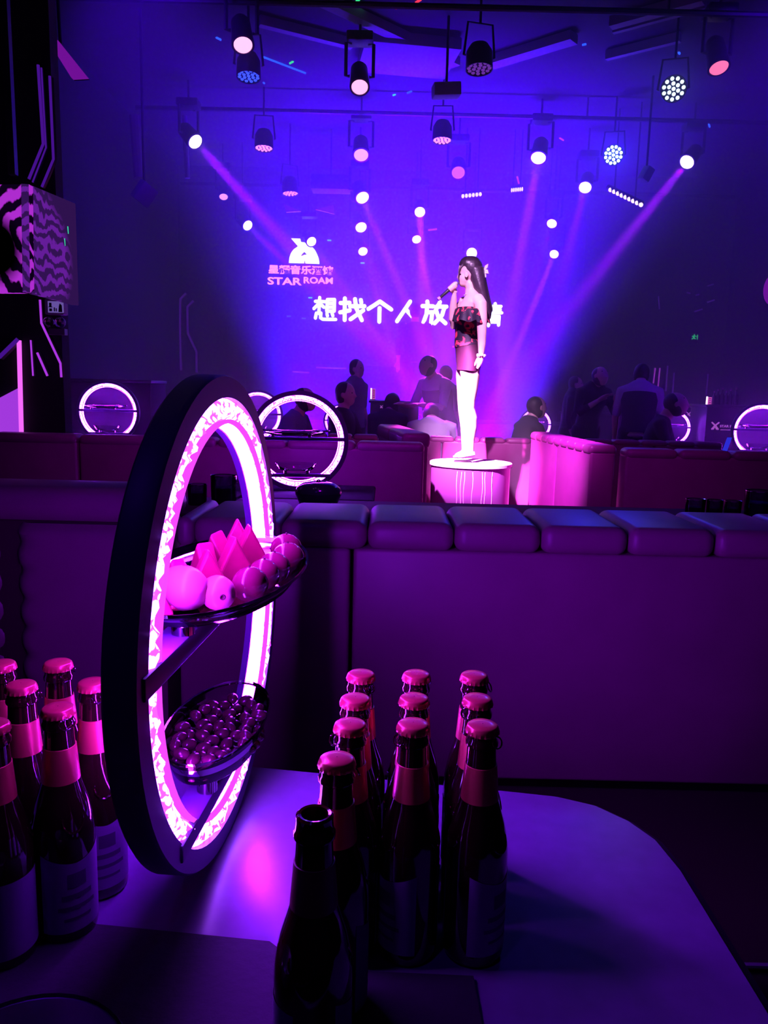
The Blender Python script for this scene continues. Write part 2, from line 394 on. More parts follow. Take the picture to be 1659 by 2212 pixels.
# ------------------------------------------------------------------ lit ring stand
M_frame = mat('ring_frame_black', (0.10, 0.06, 0.18), 0.45)
M_cry = crystal('crystal_beads', (5.5, 0.14, 18), (9, 1.8, 30), 150, .60, .05)
M_inner = crystal('inner_light_band', (62, 1.1, 230), (80, 2.8, 290), 110, .64, .06)
M_clear = clear('clear_acrylic', (.94, .90, .97), .06, 1.40, .02)
M_rimglow = emit('ring_diffuser_edge', (.95, .07, 1.1), 1.0)
R0, RC, RI, RW = .2713, .2467, .2185, .023
def ring_stand(label, loc, rz, dishes=True):
    # hoop stands in its local YZ plane, the lit face looks along local +X; origin at its foot
    t = thing('ring_stand', label, 'ring stand', loc, rz, 'lit ring stands')
    N = 96
    def arc(prof):
        mb = MB(); mb.lathe(prof + [prof[0]], N, 'x', (0, 0, R0)); return mb
    # dark hoop: outer skin, front lip around the light, back
    arc([(R0 - .002, 0), (RC, .001), (RC - .0005, -.010), (RI - .004, -.0215), (RI - .004, -.030), (RC, -.031), (R0 - .003, -.030), (R0, -.027), (R0, -.003)]).build('hoop', M_frame, t)
    # crystal bead band, rough faceted surface
    mb = MB(); NN = 200; rows = [RI + .004 + (RC - RI - .005) * k / 4 for k in range(5)]
    rnd = random.Random(3); rings = []
    for k, r in enumerate(rows):
        rings.append([V((rnd.uniform(-.004, .004) if 0 < k < 4 else -.006, r * math.cos(2 * math.pi * j / NN), R0 + r * math.sin(2 * math.pi * j / NN))) for j in range(NN)])
    mb.loft(rings, False); mb.build('crystal_band', M_cry, t, False)['label'] = 'glowing crystal bead band'
    arc([(RI + .0042, .001), (RI, .002), (RI, -.004), (RI + .003, -.005)]).build('diffuser_edge', M_rimglow, t)
    mb = MB(); mb.lathe([(RI + .0008, -.005), (RI - .003, -.013), (RI - .003, -.021)], N, 'x', (0, 0, R0)); mb.build('inner_band', M_inner, t)['label'] = 'white glowing inner band'
    def bar(z, th):
        h = min(math.sqrt(max(R0 ** 2 - (q - R0) ** 2, 0)) for q in (z, z - th)) - .012
        MB().rbox(-.028, .0035, -h, h, z - th, z, .002, 2).build('shelf_bar', M_frame, t)
    bar(.294, .021); bar(.094, .019)
    if dishes:
        def dish(A, B, zf, zr, cy_, cx):
            prof = []
            for s_, z in ((.10, zf), (.72, zf), (.86, zf + .25 * (zr - zf)), (.95, zf + .62 * (zr - zf)), (1.0, zr), (1.03, zr + .001), (1.03, zr - .002), (1.0, zr - .003), (.93, zf + .55 * (zr - zf)), (.84, zf + .1 * (zr - zf)), (.72, zf - .003), (.10, zf - .003)):
                prof.append([V((cx + B * s_ * math.cos(u), cy_ + A * s_ * math.sin(u), z)) for u in [2 * math.pi * k / 48 for k in range(48)]])
            d = MB().loft(prof, True).build('dish', M_clear, t); d['label'] = 'clear oval acrylic dish'
            return d
        d1 = dish(.185, .088, .309, .332, -.02, .0)
        d2 = dish(.112, .053, .116, .152, -.014, -.008)
        for (dd, z0, z1, ys) in ((d1, .294, .306, (-.14, .06)), (d2, .094, .113, (-.07, .05))):
            for y in ys:
                MB().lathe([(.0005, z0), (.011, z0), (.011, z1 - .003), (.007, z1), (.0005, z1)], 16, 'z', (-.005, y, 0)).build('post', M_chrome, dd)['label'] = 'short chrome post'
    return t
RX, RY, RA = -.176, .852, -.067
ring_stand('large glowing ring stand with fruit dishes on the nearest table', (RX, RY, TZ), RA)
def ringw(x, y, z):            # ring-local to world
    c, s_ = math.cos(RA), math.sin(RA)
    return V((RX + x * c - y * s_, RY + x * s_ + y * c, TZ + z))

# fruit on the upper dish
M_melon = mat('watermelon_flesh', (.48, .025, .08), .38, noise=.35, nscale=60, bump=.05)
M_pale = mat('pale_wax_apple', (.66, .34, .36), .32, noise=.35, nscale=18, col2=(.75, .22, .25))
M_grape = mat('red_grape', (.20, .015, .05), .14, noise=.3, nscale=30)
def wedge(loc, rz, s_, tilt, label):
    L, h, wd = .046 * s_, .047 * s_, .020 * s_
    mb = MB()
    arcp = [V((0, 0, h))] + [V((L * .62 * math.sin(a), 0, h * .18 * (1 - math.cos(a)) )) for a in [x * .9 for x in (-1, -.6, -.2, .2, .6, 1)]]
    mtx = Matrix.Rotation(tilt, 4, 'X')
    mb.prism([mtx @ (p - V((0, wd / 2, 0))) for p in arcp], mtx @ V((0, wd, 0)))
    o_ = mb.build('watermelon_wedge', M_melon, None, False); o_.location = loc; o_.rotation_euler = (0, 0, rz)
    md = o_.modifiers.new('b', 'BEVEL'); md.width = .0035; md.segments = 3
    return tag(o_, label, 'fruit', 'watermelon wedges on the upper dish')
DZ = .3100
wd = [(-.030, -.150, .35, .80, 'tip of watermelon wedge nearest the camera end of the dish'), (-.012, -.112, .9, .95, 'watermelon wedge just behind the larger pale fruit'), (-.034, -.075, 2.6, .85, 'low watermelon wedge at the back left of the row'),
      (-.004, -.060, .5, 1.0, 'watermelon wedge standing above the smaller pale fruit'), (-.020, -.022, 2.4, 1.0, 'watermelon wedge in the middle of the row'), (.006, .005, .6, 1.05, 'watermelon wedge right of the middle'), (-.018, .040, 2.7, 1.05, 'tall pointed watermelon wedge before the ring light'), (.008, .068, .4, 1.1, 'watermelon wedge touching the rear grapes'), (-.016, .105, .3, 1.1, 'highest watermelon wedge at the far end of the dish')]
for x, y, a, s_, lb in wd:
    wedge(ringw(x, y, DZ + .0), a + RA, s_ * 1.08, random.uniform(-.2, .2), lb)
def wax(loc, r, rz, label):
    # long axis lies flat, blossom end with a dark pit
    t = thing('wax_apple', label, 'fruit', loc, rz, 'pale fruits on the upper dish')
    prof = [(.0005, -1.0), (.45, -.95), (.80, -.66), (.97, -.2), (1.0, .2), (.88, .62), (.62, .92), (.40, 1.0), (.16, 1.0), (.08, .93), (.0005, .90)]
    MB().lathe([(a * r, b * r * 1.15) for a, b in prof], 24, 'x', (0, 0, r), cap=False).build('flesh', M_pale, t)
    MB().lathe([(.0003, .92 * r * 1.15), (.20 * r, .985 * r * 1.15), (.15 * r, 1.03 * r * 1.15), (.0003, .97 * r * 1.15)], 8, 'x', (0, 0, r)).build('blossom_end', mat('dry_pit', (.10, .02, .03), .8), t)
    return t
wax(atz(396, 1322, TZ + DZ) + V((0, .006, 0)), .0225, 2.4, 'larger pale wax apple in front beside the ring light strip')
wax(atz(468, 1318, TZ + DZ) + V((0, .004, 0)), .0172, -1.1, 'smaller pale wax apple with a dark pit, next to the grapes')
def grape(loc, r, label):
    t = thing('grape', label, 'fruit', loc, random.uniform(0, 6), 'red grapes along the dish rim')
    MB().ell((0, 0, r), (r, r * 1.08, r), 20, 12).build('berry', M_grape, t)
    MB().tube([(0, 0, 2 * r - .001), (.001, 0, 2 * r + .0015)], .0012, 6).build('stem_scar', mat('stem_brown', (.08, .03, .02), .8), t)
    return t
for (px, py, r, lb) in [(540, 1300, .0185, 'red grape in front, beside the smaller pale fruit'), (570, 1275, .0175, 'red grape just behind the front one'), (592, 1262, .0185, 'red grape in the middle of the row'), (622, 1240, .0190, 'red grape near the dish end with a bright glint'), (618, 1215, .0185, 'red grape at the far end of the dish')]:
    grape(atz(px, py, TZ + DZ), r, lb)
# small dried dates heaped in the lower dish
M_date = mat('dark_red_date', (.085, .010, .03), .22, noise=.5, nscale=60, bump=.05)
dm = [MB().ell((0, 0, 0), (.0095, .0068, .0066), 12, 8).mesh('date_%d' % i) for i in range(1)]
rd = random.Random(11); n = 0; placed = []
for lay in range(2):
    for tr in range(700):
        u = rd.uniform(0, 6.283); q = math.sqrt(rd.random()) * (.83 if lay == 0 else .80)
        x, y = -.008 + .053 * q * math.cos(u), -.014 + .112 * q * math.sin(u)
        z = (.1235 + lay * .0115) + .004 * (q > .7)
        if any((x - a) ** 2 + (y - b) ** 2 + (z - c) ** 2 < .0134 ** 2 for a, b, c in placed): continue
        placed.append((x, y, z))
for x, y, z in placed:
    o_ = link(dm[0], 'dried_date', M_date); o_.location = ringw(x, y, z + .001); o_.rotation_euler = (rd.uniform(-.3, .3), rd.uniform(-.3, .3), rd.uniform(0, 6.28))
    tag(o_, 'small dark red dried date heaped in the lower oval dish', 'fruit', 'dried dates in the lower dish')

# ------------------------------------------------------------------ beer bottles
M_glass = mat('brown_bottle_glass', (.018, .006, .004), .07, spec=.6, coat=.6)
M_cap = mat('red_gold_cap', (.80, .14, .10), .30, .45, coat=.4)
M_foil = mat('gold_neck_foil', (.78, .20, .10), .36, .35, noise=.15, nscale=40)
M_label = mat('paper_label', (.30, .24, .42), .6, noise=.2, nscale=80)
M_ink = mat('label_ink', (.09, .07, .13), .6)
def bottle(name, label, loc, rz, capped=True, group='bottles'):
    t = thing(name, label, 'bottle', loc, rz, group)
    prof = [(.0005, .003), (.0250, .0), (.0280, .003), (.0289, .008), (.0289, .102), (.0283, .112), (.0264, .124), (.0238, .136), (.0200, .148), (.0174, .158), (.0160, .170), (.0146, .185), (.0136, .200), (.0132, .209), (.0150, .2105), (.0152, .214), (.0138, .2165), (.0134, .223), (.0136, .2265), (.0118, .228)]
    prof += [(.0098, .2275), (.0092, .222), (.0095, .19), (.0120, .17), (.0150, .152)] if not capped else [(.0005, .228)]
    g = MB().lathe(prof, 28, 'z').build('glass_body', M_glass if capped else mat('amber_bottle_glass', (.05, .012, .005), .06, spec=.6, coat=.6), t)
    # embossed oval on the shoulder and beads of the collar
    for a in (0.0, 2.1, 4.2):
        pts = []
        for k in range(17):
            u = 2 * math.pi * k / 16; z = .126 + .0125 * math.sin(u); r_ = .0289 if z < .112 else .0287 - (z - .112) * .20 - max(0, z - .124) * .22
            dr = math.radians(22) * math.cos(u)
            pts.append(V((r_ * math.cos(a + dr), r_ * math.sin(a + dr), z)))
        MB().tube(pts, .0011, 6, V((0, 0, 1)), False).build('embossed_ring', M_glass if capped else MATS['amber_bottle_glass'], g)
    MB().lathe([(.0168 - .001, .1575), (.0176, .1578), (.0150, .1915), (.0142, .1918)], 28, 'z').build('neck_foil', M_foil if capped else mat('torn_foil', (.20, .05, .05), .5), t)
    if capped:
        rings = []
        for r_, z, cr in [(.0152, .2215, .0005), (.0155, .2225, .0005), (.0150, .2258, .0003), (.0143, .2282, .0), (.0128, .2294, 0), (.0060, .2300, 0), (.0004, .2301, 0)]:
            rings.append([V(((r_ + (cr if k % 2 else -cr)) * math.cos(2 * math.pi * k / 42), (r_ + (cr if k % 2 else -cr)) * math.sin(2 * math.pi * k / 42), z)) for k in range(42)])
        c = MB().loft(rings, False).build('cap', M_cap, t)
        mb = MB(); pts = [V((.0146 + .0045 * (1 - math.cos(u)) * .5, .0065 * math.sin(u), .2215 - .0045 * (1 - math.cos(u)))) for u in [2 * math.pi * k / 14 for k in range(15)]]
        mb.tube(pts, .0008, 6, V((0, 0, 1)), False).build('pull_ring', M_glass, c)
    # body label: a shield wrapping part way round, top edge dipping to a point
    for a0, a1, nm in ((-1.15, 1.15, 'front_label'), (2.2, 4.05, 'back_label')):
        rows = []; K = 24
        for k in range(K + 1):
            a = a0 + (a1 - a0) * k / K; f_ = abs(k / K - .5) * 2
            rows.append((a, .084 + .010 * f_ ** 1.5 if nm == 'front_label' else .088))
        vs, fs = [], []
        for a, zt_ in rows:
            for z in (.014, zt_): vs.append(V((.0292 * math.cos(a), .0292 * math.sin(a), z)))
        for k in range(K): fs.append((2 * k, 2 * k + 2, 2 * k + 3, 2 * k + 1))
        lb = MB().add(vs, fs).build(nm, M_label, t)
        if nm == 'front_label':
            mb = MB()
            for (b0, b1, z0, z1) in ((-.30, .30, .060, .074), (-.5, .5, .048, .053), (-.62, .62, .037, .041), (-.45, .45, .026, .029)):
                vs = [V((.0294 * math.cos(b0 + (b1 - b0) * k / 6), .0294 * math.sin(b0 + (b1 - b0) * k / 6), z)) for k in range(7) for z in (z0, z1)]
                mb.add(vs, [(2 * k, 2 * k + 2, 2 * k + 3, 2 * k + 1) for k in range(6)])
            mb.build('label_print', M_ink, lb)
    return t
b0 = bottle('beer_bottle', 'x', (0, 0, -5), 0, True)
used = False
def put(px, py, rz, label, group, onmat=False, dy=0):
    global used
    p = atz(px, py, TZ + .230 + (.004 if onmat else 0)); z = TZ + (.004 if onmat else 0)
    o_ = b0 if not used else copy_tree(b0); used = True
    o_.location = (p.x, p.y, z); o_.rotation_euler = (0, 0, rz); o_['label'] = label; o_['group'] = group
    return o_
GR, GL = 'beer bottles in rows right of the ring stand', 'beer bottles left of the ring stand'
cols = ['left', 'middle', 'right']
for r_, (row, pts) in enumerate([('backmost', [(780, 1452), (900, 1453), (1025, 1455)]), ('second', [(768, 1505), (895, 1504), (1032, 1505)]), ('third', [(757, 1560), (893, 1560), (1043, 1563)])]):
    for c_, p in enumerate(pts):
        put(*p, random.Random(r_ * 3 + c_).uniform(0, 6.28) if r_ < 2 else (-2.6, -2.5, -.75)[c_], 'capped brown beer bottle in the %s row, %s of three, right of the ring' % (row, cols[c_]), GR)
put(728, 1635, .3, 'capped brown beer bottle directly behind the uncapped one', GR, True)
for p, rz, lb in [((125, 1428), 1.0, 'capped beer bottle standing rearmost in the left cluster by the sofa panel'), ((200, 1470), -.9, 'capped beer bottle right of the left cluster, closest to the ring'), ((45, 1475), .4, 'capped beer bottle in the middle row at the left, behind the foremost one'),
                  ((125, 1525), -.80, 'foremost capped beer bottle of the left cluster with its label showing'), ((2, 1430), 2, 'capped beer bottle cut by the left picture edge, rear'), ((-18, 1560), 2.6, 'capped beer bottle mostly outside the left picture edge, front')]:
    put(*p, rz, lb, GL)
p = atz(680, 1756, TZ + .232)
bottle('open_bottle', 'uncapped brown beer bottle nearest the camera', (p.x, p.y, TZ + .004), .25, False, GR)

# shiny bowl edge poking in at the bottom left corner
p = atz(30, 2335, .80)
t = thing('chrome_bowl', 'shiny metal bowl rim at the bottom left corner', 'bowl', (p.x, p.y, TZ + .004))
MB().lathe([(.0005, .001), (.035, .0), (.055, .02), (.068, .045), (.072, .056), (.074, .057), (.073, .053), (.066, .040), (.052, .018), (.033, .004), (.0005, .004)], 40, 'z').build('shell', mat('brushed_bowl', (.6, .5, .7), .3, .8), t)
MB().lathe([(.074, .055), (.0755, .057), (.074, .059), (.0725, .057), (.074, .055)], 40, 'z').build('rolled_rim', M_chrome, t)

# ------------------------------------------------------------------ banquettes
def pad_row(parent, P0, P1, n, h, d, z, name='top_pad', r=.035, skip=0.004):
    P0, P1 = V(P0), V(P1); D = P1 - P0; L = D.length; ang = math.atan2(D.y, D.x)
    for i in range(n):
        m_ = Matrix.Translation(P0 + D * (i / n)) @ Matrix.Rotation(ang, 4, 'Z')
        MB().rbox(skip, L / n - skip, -d / 2, d / 2, z - h, z, r, 4, m_).build(name, M_sofa, parent)
# nearest one: faces us across the table
SY = 1.80
t = thing('banquette', 'long leather banquette across the near table with rolled top pads', 'sofa', (0, SY, 0), 0, 'leather banquettes')
sx = -.435
mtx = Matrix.Rotation(-.10, 4, 'X')
segs = [(sx, at(768, 1200, SY).x), (at(768, 1200, SY).x, 1.0), (1.0, 2.0)]
for i, (a, b) in enumerate(segs):
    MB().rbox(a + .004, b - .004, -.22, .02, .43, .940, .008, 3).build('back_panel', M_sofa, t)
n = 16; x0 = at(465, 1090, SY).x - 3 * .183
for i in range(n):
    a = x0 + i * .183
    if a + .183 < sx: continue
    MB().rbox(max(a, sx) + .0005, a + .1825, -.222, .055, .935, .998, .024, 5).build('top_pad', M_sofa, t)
MB().rbox(sx, 2.0, -.78, -.215, .30, .43, .04, 3).build('seat', mat('shaded_seat_leather', (.03, .008, .015), .6), t)  # shade over the seat is put into this darker leather
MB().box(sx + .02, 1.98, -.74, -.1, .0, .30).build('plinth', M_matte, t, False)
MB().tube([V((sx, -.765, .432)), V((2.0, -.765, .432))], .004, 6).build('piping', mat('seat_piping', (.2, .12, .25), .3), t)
# left neighbour: taller bolster and a tufted panel turned towards the table
t = thing('banquette', 'leather banquette section at the left with blue-lit bolster and tufted panel', 'sofa', (sx - .4, 1.62, 0), 0, 'leather banquettes')
lx = at(0, 1075, 1.62).x - t.location.x; rx = at(330, 1100, 1.62).x - t.location.x; zt = at(150, 1052, 1.62).z
MB().rbox(lx - .5, rx + .04, -.02, .16, zt - .085, zt, .042, 5).build('bolster', M_sofa, t)
px0, px1 = at(34, 1110, 1.60).x - t.location.x, rx + .03
def tuft_panel(a, b, z0, z1, y, side):
    NX, NZ = 30, 50; rows = []
    for k in range(NZ + 1):
        row = []
        z = z0 + (z1 - z0) * k / NZ
        for j in range(NX + 1):
            x = a + (b - a) * j / NX; yy = y
            u_ = min(j / NX, 1 - j / NX) * (b - a)
            yy += .03 * max(0, 1 - u_ / .03) ** 2
            dz = min(k / NZ, 1 - k / NZ) * (z1 - z0); yy += .025 * max(0, 1 - dz / .03) ** 2
            e_ = (x - a) if side < 0 else (b - x)
            yy += .018 * max(0, 1 - e_ / .05) * (0.5 + .5 * math.cos((z - z0) * 2 * math.pi / .062)) ** 2
            row.append(V((x, yy, z)))
        rows.append(row)
    vs = [p for r_ in rows for p in r_]; W = NX + 1
    return MB().add(vs, [(k * W + j, k * W + j + 1, (k + 1) * W + j + 1, (k + 1) * W + j) for k in range(NZ) for j in range(NX)])
tuft_panel(px0, px1, .44, zt - .075, -.05, -1).build('tufted_panel', M_sofa, t)
tuft_panel(px0 - .40, px0 - .02, .44, zt - .075, -.02, 1).build('tufted_panel', M_sofa, t)
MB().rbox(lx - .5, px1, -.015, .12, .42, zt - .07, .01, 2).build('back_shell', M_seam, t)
MB().rbox(lx - .5, px1, -.45, -.0, .28, .43, .03, 3).build('seat', MATS['shaded_seat_leather'], t)
MB().box(lx - .48, px1 - .02, -.42, .1, 0, .28).build('plinth', M_matte, t, False)

# second row left, seen from behind
def banquette(label, pts, zt, thick, npads, panels, padh=.07, pad_d=.17):
    pts = [V(p) for p in pts]; o_ = pts[0]
    t = thing('banquette', label, 'sofa', (o_.x, o_.y, 0), 0, 'leather banquettes')
    for i in range(len(pts) - 1):
        a, b = pts[i] - o_, pts[i + 1] - o_; D = b - a; L = D.length; ang = math.atan2(D.y, D.x); k = panels[i]
        for j in range(k):
            m_ = Matrix.Translation(V((a.x, a.y, 0)) + V((D.x, D.y, 0)) * (j / k)) @ Matrix.Rotation(ang, 4, 'Z')
            MB().rbox(.006, L / k - .006, -thick / 2, thick / 2, .08, zt - padh * .6, .018, 3, m_).build('back_panel', M_sofa, t)
        pad_row(t, V((a.x, a.y, 0)), V((b.x, b.y, 0)), npads[i], padh, pad_d, zt, r=.032)
        m_ = Matrix.Translation(V((a.x, a.y, 0))) @ Matrix.Rotation(ang, 4, 'Z')
        MB().box(.02, L - .02, -thick / 2 + .02, thick / 2 - .02, 0, .08, m_).build('plinth', M_matte, t, False)
    return t
YL = 4.80
banquette('second-row leather banquette running along the left, seen from behind', [(-3.0, YL, 0), (at(178, 940, YL).x, YL, 0), (at(928, 960, YL).x - .03, YL, 0)], .955, .16, [2, 5], [1, 2])
a = at(915, 940, 5.0)
banquette('bright lit banquette end turning back beside the round podium', [(.20, 4.99, 0), (.02, 6.25, 0)], 1.0, .16, [2], [1], .10, .19)
banquette('leather banquette right of the podium with two lit end panels', [(1.36, 4.80, 0), (1.27, 6.35, 0)], .965, .16, [9], [2], .07, .18)
banquette('long dark front of the right-hand leather banquette', [(1.46, 4.76, 0), (3.4, 4.70, 0)], .955, .16, [6], [1])
banquette('low pink-lit banquette directly behind the round podium', [(-.75, 6.92, 0), (1.75, 6.92, 0)], .875, .16, [11], [2], .06)
banquette('low dim banquette behind the right-hand one in front of the seated man', [(1.80, 7.0, 0), (3.02, 6.97, 0)], .88, .16, [5], [2], .06)

# ------------------------------------------------------------------ podium, singer, microphone
PX, PYY, PZ = .685, 6.15, .72
t = thing('podium', 'round purple podium with blown-out bright top under the singer', 'podium', (PX, PYY, 0))
M_pod = mat('podium_side', (.30, .10, .34), .22, .3, noise=.3, nscale=3)
MB().lathe([(.0005, 0), (.31, 0), (.315, .02), (.315, PZ - .03), (.0005, PZ - .03)], 64, 'z').build('drum', M_pod, t)
MB().lathe([(.0005, PZ - .03), (.322, PZ - .03), (.328, PZ - .025), (.328, PZ - .004), (.324, PZ), (.0005, PZ)], 64, 'z').build('top_disc', mat('podium_top', (.75, .62, .78), .35), t)
for i, a in enumerate((-2.0, -1.9, -1.82, -1.62, -1.38, -1.31, -1.12)):  # upright reflections on the drum side, drawn as pale streaks
    pts = [V((.3165 * math.cos(a + .012 * math.sin(k * 1.3 + i)), .3165 * math.sin(a + .012 * math.sin(k * 1.3 + i)), .12 + k * .055)) for k in range(11)]
    MB().tube(pts, .0028, 5, V((0, 0, 1))).build('reflection_streak', mat('pale_reflection', (.9, .5, .95), .2), t)
ph = MB().rbox(-.07, .07, -.035, .035, 0, .008, .004, 2).build('phone', M_black); ph.location = atz(1000, 998, PZ); tag(ph, 'flat black phone lying on the front of the podium', 'phone')

SB = V((.66, PYY, PZ))
def S(px, py, dy=0.0): return at(px, py, PYY + dy) - SB
K = .003665
M_skin = mat('skin', (.72, .46, .42), .5, noise=.08, nscale=12)
M_hair = mat('dark_hair', (.055, .03, .055), .38, noise=.5, nscale=40, bump=.2)
sing = thing('person', 'singer in dark floral off-shoulder top and shorts, holding a microphone on the podium', 'person', SB)
mb = MB()
def trunk(rows):
    return [S((f + b) / 2, y, dy) for y, f, b, w_, dy in rows], [((b - f) / 2 * K, w_) for y, f, b, w_, dy in rows]
rows = [(612, 1005, 1025, .052, 0), (626, 1007, 1027, .054, 0), (636, 1004, 1034, .10, 0), (645, 1001, 1041, .155, 0), (658, 995, 1044, .168, 0), (672, 987, 1044, .150, 0), (686, 984, 1042, .138, 0), (702, 985, 1035, .122, 0), (717, 986, 1030, .112, 0), (733, 985, 1031, .122, 0), (752, 986, 1034, .145, 0), (772, 987, 1036, .158, 0), (790, 989, 1034, .160, 0), (803, 992, 1030, .150, 0)]
P, Rr = trunk(rows); mb.tube(P, Rr, 20)
# head: skull, face, jaw, nose, lips
mb.ell(S(1014, 584), (.088, .074, .092), 18, 12); mb.ell(S(1003, 598), (.052, .058, .072), 16, 10); mb.ell(S(1001, 611), (.038, .042, .034), 14, 8)
mb.tube([S(993, 590), S(988.5, 600), S(992, 602)], [.007, .010, .006], 8); mb.ell(S(993, 610), (.011, .02, .010), 10, 6)
mb.tube([S(1012, 608), S(1016, 622), S(1017, 636)], [(.040, .046), (.040, .047), (.048, .06)], 16)
# legs
def leg(dx, dy):
    pts = [S(1012 + dx * .5, 790, dy), S(1013 + dx, 812, dy), S(1012 + dx, 840, dy), S(1010 + dx, 866, dy), S(1010 + dx, 884, dy), S(1014 + dx, 904, dy), S(1015 + dx, 925, dy), S(1013 + dx, 952, dy), S(1013 + dx, 972, dy), S(1013 + dx, 984, dy)]
    mb.tube(pts, [.078, .076, .064, .052, .047, .052, .046, .033, .029, .028], 16)
    mb.tube([S(1019 + dx, 979, dy), S(1008 + dx, 980, dy), S(996 + dx, 984, dy), S(990 + dx, 985.5, dy)], [.026, .030, .024, .013], 12)
leg(3, -.078); leg(-8, .078)
# near arm hanging, with hand
mb.tube([S(1030, 646, -.12), S(1038, 657, -.165), S(1041, 690, -.185), S(1041, 722, -.188), S(1041, 745, -.185), S(1039.5, 768, -.178)], [.052, .050, .041, .035, .031, .021], 14)
mb.tube([S(1039.5, 766, -.178), S(1037, 776, -.176), S(1034, 786, -.174)], [(.019, .017), (.029, .016), (.026, .014)], 12)
for i in range(4):
    b_ = S(1036.6 - i * 2.2 + 2, 785 - i * .8, -.176); L = (10.5, 12.5, 12, 9.5)[i]
    mb.tube([b_, S(1034.2 - i * 2.0 + 2, 785 + L * .55, -.172), S(1031.5 - i * 1.7 + 2, 785 + L, -.165)], [.0085, .0078, .0062], 8)
mb.tube([S(1031, 776, -.180), S(1027, 784, -.186), S(1025.5, 791, -.184)], [.010, .0088, .0066], 8)
# far arm raised to the mouth
mb.tube([S(1006, 650, .12), S(996, 664, .165), S(984, 690, .16), S(979, 704, .145), S(978, 690, .12), S(979, 665, .08), S(980.5, 645, .045), S(981.5, 635, .03)], [.050, .046, .038, .034, .033, .031, .024, .020], 14)
mA, mB_ = S(946, 647, -.005), S(989, 609.5, .005)
mdir = (mB_ - mA).normalized(); mside = V((0, 1, 0)); mup = mdir.cross(mside).normalized()
hc = mA.lerp(mB_, .68)
mb.tube([S(981.5, 636, .03), S(980.5, 628, .026), hc + mdir * .015 - mup * .028 + V((0, .012, 0))], [(.019, .020), (.024, .022), (.030, .022)], 12)
for i in range(4):
    c = hc + mdir * (.036 - i * .0195); r_ = (.023, .0235, .023, .0215)[i]; s0, s1 = (2.9, -1.1)
    pts = [c + mside * r_ * math.cos(u) * -1 + mup * r_ * math.sin(u) for u in [2.9 + (4.6) * k / 8 for k in range(9)]]
    mb.tube(pts, [.0085, .0088, .0088, .0085, .0082, .008, .0076, .007, .006], 8, mdir)
mb.tube([hc - mup * .026 + mdir * .02 - mside * .006, hc - mside * .022 + mdir * .034, hc - mside * .018 + mdir * .052 + mup * .012], [.0105, .0092, .007], 8)
link(fuse(mb, 'body', .0055, 5), 'body', M_skin, sing)
# ear and eye
mb = MB(); ec = S(1007.5, 592, -.072)
mb.tube([ec + V((.011 * math.cos(u) * (1.0), -.002, .022 * math.sin(u))) for u in [2 * math.pi * k / 12 for k in range(13)]], .0045, 6, V((0, 1, 0)), False); mb.ell(ec, (.009, .004, .019), 10, 6)
mb.build('ear', M_skin, sing)
MB().ell(S(994.5, 592, -.046), (.006, .008, .004), 8, 6).build('eye', mat('dark_eye', (.02, .01, .02), .2), sing)
# hair: cap over the skull, long fall down the back, thin face strand
mb = MB()
mb.ell(S(1019, 579), (.086, .084, .090), 18, 12); mb.ell(S(1012, 572), (.074, .076, .066), 16, 10)
mb.tube([S(1026, 582), S(1030, 600), S(1035, 622), S(1042, 645), S(1049, 664), S(1054, 680), S(1057, 690)], [(.075, .085), (.066, .092), (.054, .098), (.044, .095), (.038, .085), (.030, .06), (.010, .03)], 18)
mb.tube([S(1040, 590), S(1045, 615), S(1052, 645), S(1060, 668), S(1063, 674)], [.030, .028, .026, .018, .006], 12)
mb.tube([S(1003, 566, -.045), S(993, 582, -.052), S(990.5, 600, -.045), S(994, 618, -.035)], [.012, .008, .006, .003], 8)
mb.tube([S(1004, 566, .02), S(993, 578, .02), S(990, 592, .03)], [.016, .012, .006], 8)
link(fuse(mb, 'hair', .006, 3), 'hair', M_hair, sing)['label'] = 'long dark hair'
c = S(1046.5, 583, -.03); mb = MB()
for sg in (-1, 1):
    mb.tube([c, c + V((.018, 0, .016 * sg + .008)), c + V((.026, 0, .030 * sg + .004)), c + V((.010, 0, .024 * sg)), c], [.006, .015, .013, .012, .005], 10)
mb.ell(c, (.010, .012, .012), 10, 8)
mb.tube([c + V((.004, 0, -.01)), c + V((.012, 0, -.055))], [.009, .006], 8)
mb.build('hair_bow', mat('pale_ribbon', (.8, .75, .85), .5), sing)['label'] = 'pale ribbon bow in the hair'
pts = [S(1016, 631) + V((.052 * math.cos(u), .060 * math.sin(u), .022 * math.cos(u) - .004)) for u in [2 * math.pi * k / 24 for k in range(25)]]
mb = MB(); mb.tube(pts, .0028, 6, V((0, 0, 1)), False); mb.ell(S(1006, 638, -.02), (.006, .006, .009), 8, 6); mb.build('necklace', MATS['pale_ribbon'], sing)
c = S(1039.3, 768, -.178); mb = MB()
for k in range(9):
    u = 2 * math.pi * k / 9; mb.ell(c + V((.027 * math.cos(u), .025 * math.sin(u), .004 * math.sin(3 * u))), (.010, .009, .012), 8, 6)
mb.build('bracelet', MATS['pale_ribbon'], sing)
